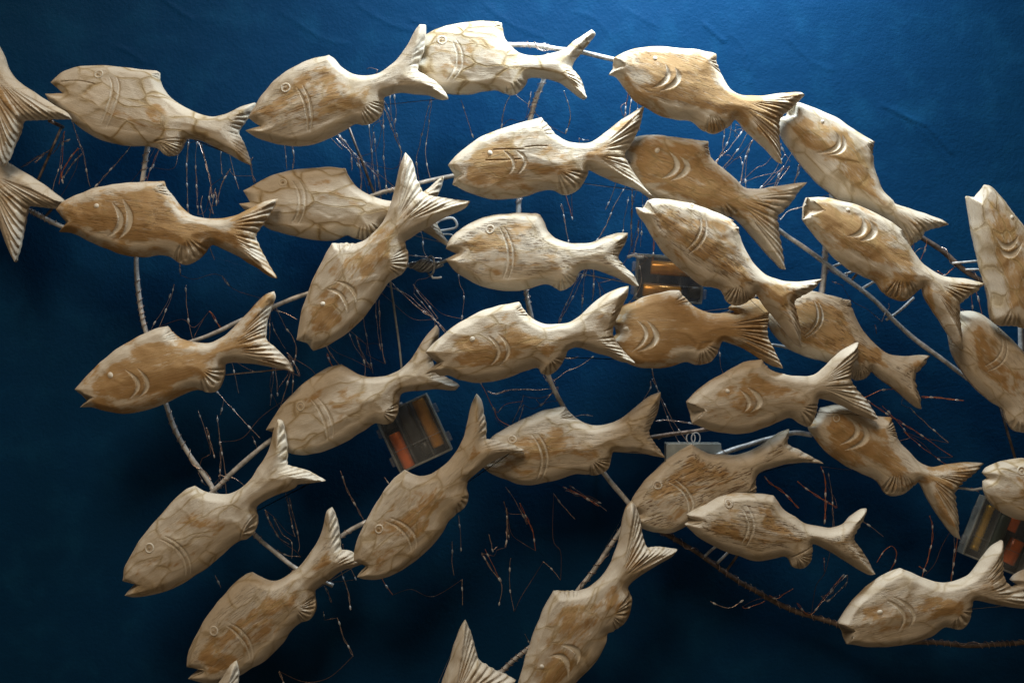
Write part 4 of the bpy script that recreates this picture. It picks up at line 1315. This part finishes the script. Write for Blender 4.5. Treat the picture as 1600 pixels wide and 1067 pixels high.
# ---- fairy light strings: thin copper strands with small clear bulbs
STRINGS = {
    "copper fairy light strands with clear bulbs hanging under the top left fish": [
        [(113, 190), (119, 208), (130, 240), (136, 270), (141, 294)], [(86, 230), (60, 246), (33, 262)], [(101, 205), (99, 221), (98, 250), (92, 288)],
        [(128, 241), (112, 258), (98, 280)], [(207, 226), (180, 258), (150, 291)], [(250, 228), (241, 250), (229, 285)], [(248, 234), (238, 262)],
        [(308, 215), (306, 255), (308, 300), (310, 336)], [(309, 220), (316, 240), (326, 271)], [(346, 236), (345, 252), (347, 272)],
        [(329, 292), (327, 310), (334, 335)], [(337, 300), (338, 322)], [(358, 238), (364, 265), (373, 296)], [(391, 255), (394, 270), (398, 286)],
        [(100, 222), (109, 219)], [(55, 255), (70, 240)], [(348, 285), (338, 320)]],
    "copper fairy light strands dropping behind the two fish at the top centre": [
        [(443, 218), (446, 240), (448, 265)], [(456, 220), (459, 245), (457, 266)], [(512, 210), (523, 222), (535, 234)], [(526, 206), (545, 235), (576, 271)],
        [(575, 188), (579, 220), (582, 250), (588, 305)], [(596, 152), (599, 180), (600, 240), (604, 298)], [(600, 158), (610, 178), (620, 212), (629, 240)],
        [(609, 145), (611, 170), (612, 190)], [(674, 150), (671, 185), (665, 240), (672, 278)], [(720, 156), (729, 185), (740, 216)], [(799, 145), (788, 170), (784, 199)],
        [(800, 142), (815, 156), (834, 170)], [(881, 142), (889, 165), (891, 185), (884, 210)], [(826, 168), (828, 152), (830, 144)], [(882, 300), (889, 322), (895, 343)],
        [(545, 230), (560, 262)], [(573, 108), (580, 106), (590, 109)], [(835, 72), (848, 68), (862, 73)], [(840, 76), (852, 80), (866, 75)], [(905, 216), (912, 219), (920, 220)],
        [(597, 200), (600, 188)], [(560, 235), (572, 262), (576, 290)]],
    "bright twisted copper fairy light strands between the brown fish at upper right": [
        [(981, 146), (979, 165), (976, 186)], [(986, 150), (985, 164), (983, 180)], [(964, 280), (957, 303), (946, 328)], [(982, 285), (962, 318), (948, 350), (931, 380)],
        [(988, 296), (987, 340), (986, 384)], [(998, 345), (996, 370), (990, 395)], [(1004, 300), (1003, 350), (1001, 385)], [(1144, 190), (1138, 220), (1117, 258)],
        [(1168, 210), (1150, 238), (1123, 269)], [(1178, 216), (1165, 244), (1156, 288)], [(1160, 192), (1161, 206)], [(1218, 254), (1205, 275), (1184, 299)],
        [(1238, 238), (1224, 262), (1210, 294)], [(1229, 268), (1218, 282), (1212, 292)], [(1249, 256), (1245, 272), (1241, 288)], [(1150, 195), (1148, 214)],
        [(1132, 200), (1130, 224), (1129, 244)], [(1218, 343), (1232, 330), (1258, 323)], [(1160, 260), (1158, 285)], [(1222, 230), (1227, 240), (1234, 252)], [(1295, 305), (1303, 300), (1304, 312)]],
    "fairy light strands hanging in the middle around the upright fish and grey wire knot": [
        [(998, 410), (1002, 430), (998, 452), (980, 477)], [(910, 432), (895, 465), (872, 508)], [(912, 440), (910, 475)], [(928, 430), (926, 470)], [(716, 425), (719, 445), (725, 460), (722, 498)], [(660, 372), (662, 390), (667, 404)],
        [(608, 448), (638, 462), (670, 490), (700, 520)], [(610, 440), (650, 478), (680, 500), (695, 519)], [(652, 456), (668, 475), (684, 498)],
        [(566, 490), (573, 530), (583, 584)], [(586, 468), (589, 505), (595, 548)], [(556, 525), (566, 552), (580, 576)], [(506, 534), (518, 555), (536, 578)],
        [(291, 465), (294, 498), (302, 533)], [(270, 458), (262, 480), (248, 511)], [(332, 492), (338, 502), (346, 514)], [(326, 380), (330, 394), (335, 406)], [(281, 412), (282, 430)], [(348, 432), (353, 440), (360, 448)],
        [(420, 482), (422, 505), (421, 537)], [(432, 482), (444, 508), (458, 528), (463, 550), (452, 590), (437, 640)], [(434, 486), (448, 490), (464, 499)],
        [(428, 513), (436, 530), (446, 546)], [(430, 572), (433, 595), (434, 618)], [(456, 560), (463, 575), (468, 588)], [(364, 572), (369, 592), (373, 614)],
        [(334, 605), (350, 624), (376, 652), (406, 684)], [(350, 625), (344, 648)], [(342, 670), (345, 705), (344, 745)], [(313, 650), (318, 665), (323, 682)], [(394, 680), (398, 690), (403, 702)],
        [(310, 738), (316, 752), (322, 758)], [(342, 742), (347, 755), (350, 762)], [(352, 744), (368, 748), (384, 762)], [(985, 395), (1000, 398), (1012, 403)], [(650, 400), (672, 402), (690, 404)]],
    "loose fairy light strands curling over the lower centre of the wall": [
        [(775, 615), (800, 609), (835, 609), (866, 607)], [(860, 597), (885, 580), (905, 572), (927, 557)], [(846, 632), (858, 618), (866, 612)], [(755, 605), (768, 632), (780, 655), (800, 667)],
        [(777, 645), (790, 632), (818, 626)], [(816, 628), (808, 645), (801, 660)], [(880, 559), (890, 560), (902, 558)], [(898, 650), (912, 648), (927, 650)], [(1016, 606), (1006, 624), (995, 640)],
        [(1018, 572), (1022, 592), (1030, 615)], [(1030, 615), (1044, 655), (1062, 693)], [(1124, 548), (1126, 570), (1131, 588)], [(1024, 658), (1050, 657), (1087, 663)], [(1100, 668), (1106, 662), (1112, 658)],
        [(446, 770), (452, 800), (461, 838)], [(532, 735), (545, 770), (568, 812)], [(420, 812), (435, 838), (452, 850)], [(336, 897), (340, 906), (345, 918)], [(507, 915), (512, 925), (518, 942)],
        [(505, 955), (507, 968)], [(527, 965), (537, 995), (552, 1024)], [(436, 1048), (440, 1058), (444, 1070)], [(800, 774), (812, 796), (824, 819)], [(791, 796), (793, 818), (795, 842)],
        [(758, 858), (770, 882), (783, 908)], [(796, 890), (797, 920), (804, 955)], [(849, 877), (862, 889), (876, 906)], [(865, 771), (880, 790), (899, 811)], [(719, 825), (721, 860)], [(596, 902), (603, 914), (614, 929)],
        [(722, 920), (723, 945)], [(540, 870), (556, 905)], [(820, 990), (826, 1002), (832, 1010)], [(776, 1048), (790, 1040), (804, 1030)], [(770, 860), (768, 850), (764, 835)], [(600, 745), (612, 760)], [(438, 862), (452, 868), (470, 870)]],
    "dark red copper fairy light strands trailing through the lower right corner": [
        [(1348, 622), (1375, 610), (1405, 607)], [(1440, 620), (1470, 622), (1505, 626)], [(1364, 632), (1400, 655), (1440, 680), (1488, 714)], [(1422, 637), (1445, 660), (1482, 692)],
        [(1399, 655), (1430, 690), (1480, 727)], [(1412, 674), (1422, 684)], [(1367, 508), (1368, 514), (1369, 522)], [(1258, 762), (1282, 778), (1308, 793)], [(1289, 748), (1290, 780), (1288, 818)],
        [(1202, 753), (1225, 770), (1248, 794)], [(1370, 878), (1380, 862), (1393, 853), (1401, 866), (1392, 890), (1377, 910)], [(1457, 820), (1456, 845), (1452, 865), (1439, 904)], [(1491, 838), (1490, 870), (1487, 908)],
        [(1287, 872), (1288, 892)], [(1266, 960), (1290, 930), (1318, 898)], [(1292, 938), (1308, 926), (1324, 909)], [(1214, 935), (1226, 927), (1240, 919)], [(1110, 940), (1138, 950), (1160, 938)],
        [(1350, 815), (1365, 825), (1380, 838)], [(1436, 885), (1448, 892)], [(1165, 950), (1180, 945), (1195, 938)], [(880, 760), (905, 772), (936, 790)], [(884, 766), (910, 774), (940, 786)], [(890, 758), (915, 775), (948, 798)], [(1517, 458), (1519, 486)], [(1526, 456), (1530, 472), (1534, 492)],
        [(1518, 762), (1530, 768)], [(1389, 480), (1382, 490), (1377, 502)], [(1425, 374), (1428, 388), (1424, 400)], [(1449, 375), (1445, 392), (1438, 406)], [(1476, 430), (1488, 420), (1500, 412)], [(1316, 446), (1300, 440)]],
}
wr = random.Random(11)
bulb_proto = {}


def bulb_mesh():
    V, F = [], []
    prof = [(0, 0), (.8, .6), (1.7, 2.2), (1.9, 4.2), (1.5, 6.6), (.7, 8.4), (0.05, 9.0)]
    sg = 8
    for (r, x) in prof:
        for k in range(sg):
            w = 2 * math.pi * k / sg
            V.append(Vector((x - 4.5, r * math.cos(w), r * math.sin(w))) * S)
    for i in range(len(prof) - 1):
        for k in range(sg):
            F.append((i * sg + k, i * sg + (k + 1) % sg, (i + 1) * sg + (k + 1) % sg, (i + 1) * sg + k))
    me = mesh("bulb", V, F)
    me.materials.append(M_BULB)
    return me


BULB = bulb_mesh()
for si, (lab, strands) in enumerate(STRINGS.items()):
    cx = sum(s[0][0] for s in strands) / len(strands)
    cy = sum(s[0][1] for s in strands) / len(strands)
    org = W(*P(cx, cy, 80))
    root = thing("fairy_light_string", lab, "fairy lights", org)
    strands = [list(s) for s in strands]
    extra = []
    for s in strands:
        L = math.hypot(s[-1][0] - s[0][0], s[-1][1] - s[0][1])
        if L > 28 and len(s) < 5 and abs(s[-1][1] - s[0][1]) > L * .7 and wr.random() < .5:
            dx, dy = wr.uniform(-14, 14), wr.uniform(-12, 22)
            sk = wr.uniform(-.18, .18)
            ex = [(u + dx + (v - s[0][1]) * sk, v + dy) for u, v in s]
            ex.append((ex[-1][0] + wr.uniform(-5, 5), ex[-1][1] + wr.uniform(14, 34)))
            extra.append(ex)
        if L > 25 and wr.random() < .6:       # the strand runs on up behind the fish it hangs from
            a, b = s[0], s[1]
            s.insert(0, (a[0] - (b[0] - a[0]) * .6 + wr.uniform(-6, 6), a[1] - abs(b[1] - a[1]) * .6))
    strands += extra
    for st in strands:
        za = wr.uniform(66, 100)
        zb = za + wr.uniform(-22, 10)
        pts = [W(*P(u, v, za + (zb - za) * i / (len(st) - 1))) for i, (u, v) in enumerate(st)]
        q = spline(pts, 3 * S)
        sd = wr.uniform(0, 100)
        q = [p + Vector((noise.noise(p * 90 + Vector((sd, 0, 0))), noise.noise(p * 90 + Vector((0, sd, 0))), noise.noise(p * 90 + Vector((0, 0, sd))))) * 1.2 * S for p in q]
        twist = wr.random() < .45
        V, F = [], []
        rad = wr.uniform(.36, .55)
        for k in ((0, 1) if twist else (0,)):
            h = []
            for i, p in enumerate(q):
                if twist:
                    ph = i * .55 + k * math.pi + sd
                    amp = (.5 + .5 * math.sin(i * .13 + sd)) * S
                    p = p + Vector((math.cos(ph), math.sin(ph), math.cos(ph + 1))) * amp
                h.append(p - org)
            tube_geo(h, rad * S, 5, True, V, F)
        me = mesh("strand", V, F)
        m = M_ORANGE if (si == 5 and wr.random() < .6) or wr.random() < .12 else M_COPPER
        link("strand", me, m, root)
        L = len(q) * 3
        spots = list(np.arange(wr.uniform(8, 22), L, wr.uniform(30, 46)))[:4]
        for b in spots:
            i = min(int(b / 3), len(q) - 2)
            d = (q[i + 1] - q[i]).normalized()
            o = bpy.data.objects.new("bulb", BULB)
            C.objects.link(o)
            o.parent = root
            o.location = q[i] - org + Vector((0, -1.0 * S, 0))
            o.rotation_euler = d.to_track_quat('X', 'Z').to_euler()
            o.scale = [wr.uniform(.6, .95)] * 3
    # lengths of the same wire that catch no glint, coloured dark, running from one glinting strand to the next
    for i in range(len(strands) - 1):
        a, b = strands[i][-1], min(strands[i + 1:i + 6], key=lambda s: math.hypot(s[0][0] - strands[i][-1][0], s[0][1] - strands[i][-1][1]))[0]
        L = math.hypot(b[0] - a[0], b[1] - a[1])
        if 12 < L < 150 and wr.random() < .5:
            m1_ = (a[0] * .67 + b[0] * .33 + wr.uniform(-12, 12), a[1] * .67 + b[1] * .33 + wr.uniform(-4, .22 * L))
            m2_ = (a[0] * .33 + b[0] * .67 + wr.uniform(-12, 12), a[1] * .33 + b[1] * .67 + wr.uniform(-4, .22 * L))
            q = spline([W(*P(u, v, 72 + 10 * math.sin(u))) - org for u, v in (a, m1_, m2_, b)], 5 * S)
            V, F = tube_geo(q, .36 * S, 4)
            link("strand", mesh("strand", V, F), M_UNLITCU, root)


# ---- battery boxes
def rbox(x0, x1, y0, y1, z0, z1, r=3, V=None, F=None):
    """rounded-corner slab in local working units: x right, y up, z forward"""
    V = [] if V is None else V
    F = [] if F is None else F
    base = len(V)
    ring = []
    for (cx, cy, a0) in ((x1 - r, y1 - r, 0), (x0 + r, y1 - r, 90), (x0 + r, y0 + r, 180), (x1 - r, y0 + r, 270)):
        for k in range(4):
            a = math.radians(a0 + 30 * k)
            ring.append((cx + r * math.cos(a), cy + r * math.sin(a)))
    n = len(ring)
    mx, my = (x0 + x1) / 2, (y0 + y1) / 2
    e = min(1.2, (z1 - z0) * .3)
    for z, s_ in ((z0, 0), (z1 - e, 0), (z1, e)):
        for (x, y) in ring:
            dx, dy = x - mx, y - my
            V.append(W(x - s_ * (1 if dx > 0 else -1), y - s_ * (1 if dy > 0 else -1), z))
    for l in range(2):
        for k in range(n):
            k2 = (k + 1) % n
            F.append((base + l * n + k, base + l * n + k2, base + (l + 1) * n + k2, base + (l + 1) * n + k))
    F.append(tuple(base + k for k in reversed(range(n))))
    F.append(tuple(base + 2 * n + k for k in range(n)))
    return V, F


def battery_box(label, u, v, z, w, h, ang, cells, latches=True, ring=False):
    """cells: (x, y centre, length, radius, material, tilt 0=upright 90=level)"""
    root = thing("battery_box", label, "battery box", W(*P(u, v, z)), "clear battery boxes of the fairy lights")
    root.rotation_euler = (0, math.radians(ang), 0)
    dep = 24
    shell = []
    V, F = rbox(-w / 2, w / 2, -h / 2, h / 2, -dep, -dep + 2, 6)
    link("case_back", mesh("case_back", V, F, False), M_PBACK, root)
    V, F = rbox(-w / 2, w / 2, -h / 2, h / 2, dep * .35, dep * .35 + 1.6, 6)
    link("lid", mesh("lid", V, F, False), M_PFROST if ring else M_PLASTIC, root)
    V, F = [], []
    t = 2.6
    for (a, b, c, d) in ((-w / 2, w / 2, h / 2 - t, h / 2), (-w / 2, w / 2, -h / 2, -h / 2 + t), (-w / 2, -w / 2 + t, -h / 2 + t, h / 2 - t), (w / 2 - t, w / 2, -h / 2 + t, h / 2 - t)):
        rbox(a, b, c, d, -dep + 2.1, dep * .35 - .1, 1.1, V, F)
    link("rim", mesh("rim", V, F, False), M_PFROST, root)
    V, F = [], []
    for xx in (-w / 6, w / 6):
        rbox(xx - .9, xx + .9, -h / 2 + t, h / 2 - t, -dep + 2.1, dep * .1, .5, V, F)
    link("divider", mesh("divider", V, F, False), M_PLEDGE, root)
    V, F = rbox(-w / 2 + 3, w / 2 - 3, -h * .16, -h * .16 + 1.4, dep * .35 + 1.7, dep * .35 + 3.0, .5)
    link("lid_seam", mesh("lid_seam", V, F, False), M_PLEDGE, root)
    if latches:
        for sx in (-1, 1):
            for yy in (-.28, .22):
                V, F = rbox(sx * w / 2 + (0.2 if sx > 0 else -7), sx * w / 2 + (7 if sx > 0 else -.2), yy * h - 8, yy * h + 8, -6, 2, 1.5)
                link("latch", mesh("latch", V, F, False), M_PLEDGE, root)
    for (x, y, L, r, m, tl) in cells:
        V, F = [], []
        prof = [(0, -.5), (.9, -.5), (1, -.47), (1, .45), (.86, .48), (.4, .485), (.4, .53), (0.02, .53)]
        sg = 16
        rib = (m == M_GOLD)
        P2 = []
        for i, (pr_, px_) in enumerate(prof):
            P2.append((pr_ * r, px_ * L))
            if rib and i == 2:
                for k in range(1, 26):
                    P2.append((r * (1.0 if k % 2 else .86), (-.47 + .92 * k / 26) * L))
        a = math.radians(tl)
        for (pr_, px_) in P2:
            for k in range(sg):
                wv = 2 * math.pi * k / sg
                lx, ly, lz = pr_ * math.cos(wv), px_, pr_ * math.sin(wv)
                X_ = x + lx * math.cos(a) + ly * math.sin(a)
                Y_ = y - lx * math.sin(a) + ly * math.cos(a)
                V.append(W(X_, Y_, lz - 6))
        for i in range(len(P2) - 1):
            for k in range(sg):
                F.append((i * sg + k, i * sg + (k + 1) % sg, (i + 1) * sg + (k + 1) % sg, (i + 1) * sg + k))
        me = mesh("battery", V, F)
        me.materials.append(m)
        me.materials.append(M_TERM)
        nP = len(P2)
        for pi, pl in enumerate(me.polygons):
            if pi // sg >= nP - 4:
                pl.material_index = 1
        link("battery", me, None, root)
    if ring:
        for dx in (-4, 4):
            pts = [Vector((dx + 7 * math.cos(math.radians(t_)), h / 2 + 8 + 9 * math.sin(math.radians(t_)), 2)) for t_ in range(-60, 241, 20)]
            V, F = tube_geo([W(p.x, p.y, p.z) for p in pts], 1.1 * S, 6)
            link("hanging_loop", mesh("hanging_loop", V, F), M_TIE, root)
    return root


battery_box("clear plastic battery box with orange and amber batteries under a tail left of centre", 646, 677, 66, 92, 100, -25,
            [(-29, -16, 62, 10, M_BORANGE, 0), (28, 6, 84, 10.5, M_BAMBER, 0), (0, 16, 72, 11, M_BDARK, 0), (-30, 34, 26, 10, M_BDARK, 0), (8, -30, 20, 9, M_BDARK, 0)])
battery_box("clear battery box lying level with brown batteries between the two large fish right of centre", 1046, 436, 66, 108, 74, 4,
            [(2, 17, 66, 11.5, M_BAMBER, 90), (-10, -20, 62, 11.5, M_BAMBER, 90), (42, -18, 20, 11, M_BDARK, 90), (44, 16, 16, 9, M_BGREEN, 90)])
battery_box("grey battery box with a wire loop showing above a coarse grained fish's back", 1083, 732, 70, 88, 82, 0,
            [(-24, 8, 60, 10, M_PLEDGE, 0), (10, 6, 64, 11, M_BGREEN, 0), (30, 12, 56, 9, M_BAMBER, 0)], latches=False, ring=True)
battery_box("battery box with a ribbed gold battery and orange batteries at the right edge", 1566, 838, 66, 104, 100, 22,
            [(-33, 2, 78, 7.5, M_GOLD, 0), (10, 28, 30, 10, M_BORANGE, 4), (26, -16, 42, 12, M_BORANGE, 4), (-6, -4, 80, 11, M_BGREEN, 0)])

# ---- grey wire knot, cable ties, string
kn = thing("wire_knot", "knot of twisted grey wire between the upright fish and the rough grained fish", "wire knot", W(*P(665, 415, 92)))
korg = kn.location.copy()
kr = random.Random(3)
for i in range(15):
    a = kr.uniform(-.5, .5)
    pts = []
    n = 14
    x0 = kr.uniform(-26, -16)
    x1 = kr.uniform(14, 30)
    ph = kr.uniform(0, 6)
    rad = kr.uniform(4, 11)
    for j in range(n):
        t = j / (n - 1)
        x = x0 + (x1 - x0) * t
        env = math.sin(math.pi * (.15 + .8 * t))
        pts.append(Vector((x, rad * env * math.sin(ph + t * 5) + x * .08, rad * env * math.cos(ph + t * 5))))
    q = spline(pts, 2.5)
    V, F = tube_geo([W(p.x, p.y, p.z) for p in q], kr.uniform(1.3, 2.2) * S, 6)
    link("twisted_wire", mesh("twisted_wire", V, F), M_GREY, kn)
V, F = tube_geo([W(8 + 7 * math.sin(t * .5), 15 * math.cos(t * .5), 13 * math.sin(t * .5)) for t in range(0, 14)], 1.9 * S, 6)
link("binding_wire", mesh("binding_wire", V, F), M_GREY, kn)
V, F = tube_geo([W(10, -17, 6), W(12, -20, 8), W(20, -20, 8), W(26, -19, 9)], 1.9 * S, 6)
link("wire_end", mesh("wire_end", V, F), M_TIE, kn)
pts = spline([Vector((20, 2, 0)), Vector((34, 8, 6)), Vector((46, 12, 4)), Vector((52, 20, 0))], 3)
V, F = tube_geo([W(p.x, p.y, p.z) for p in pts], 3.2 * S, 6)
link("wire_tail", mesh("wire_tail", V, F), M_GREY, kn)


def single(name, label, cat, pts, z, r, m, flat=1.0):
    q = spline([W(*P(u, v, z)) for u, v in pts], 3 * S)
    org = q[0].copy()
    V, F = tube_geo([p - org for p in q], r * S, 8)
    o = link(name, mesh(name, V, F), m)
    o.location = org
    o['label'] = label
    o['category'] = cat
    return o


single("cable_tie", "clear plastic cable tie loop sticking out right of the upright fish's tail", "cable tie",
       [(672, 366), (684, 347), (700, 341), (709, 342), (714, 350), (712, 356), (700, 359), (685, 361)], 104, 2.0, M_TIE)
single("cable_tie", "short clear cable tie end curling over the nose of the rough grained fish", "cable tie",
       [(672, 364), (690, 366), (700, 366), (707, 368), (708, 376)], 104, 1.4, M_TIE)
single("hanging_wire", "straight grey wire hanging from the belly of the upright diving fish", "wire",
       [(606, 420), (610, 441), (617, 490), (624, 540), (628, 580)], 92, 1.7, M_GREY)
single("string", "white knotted string from a fan tail to the round headed fish", "string",
       [(1496, 762), (1508, 763), (1520, 765), (1532, 763), (1544, 764)], 108, 2.0, M_TIE)
single("foil_scrap", "crumpled white scrap of tape on the left end of the level battery box", "tape",
       [(980, 402), (990, 399), (998, 402), (1006, 401)], 98, 2.6, M_TIE)
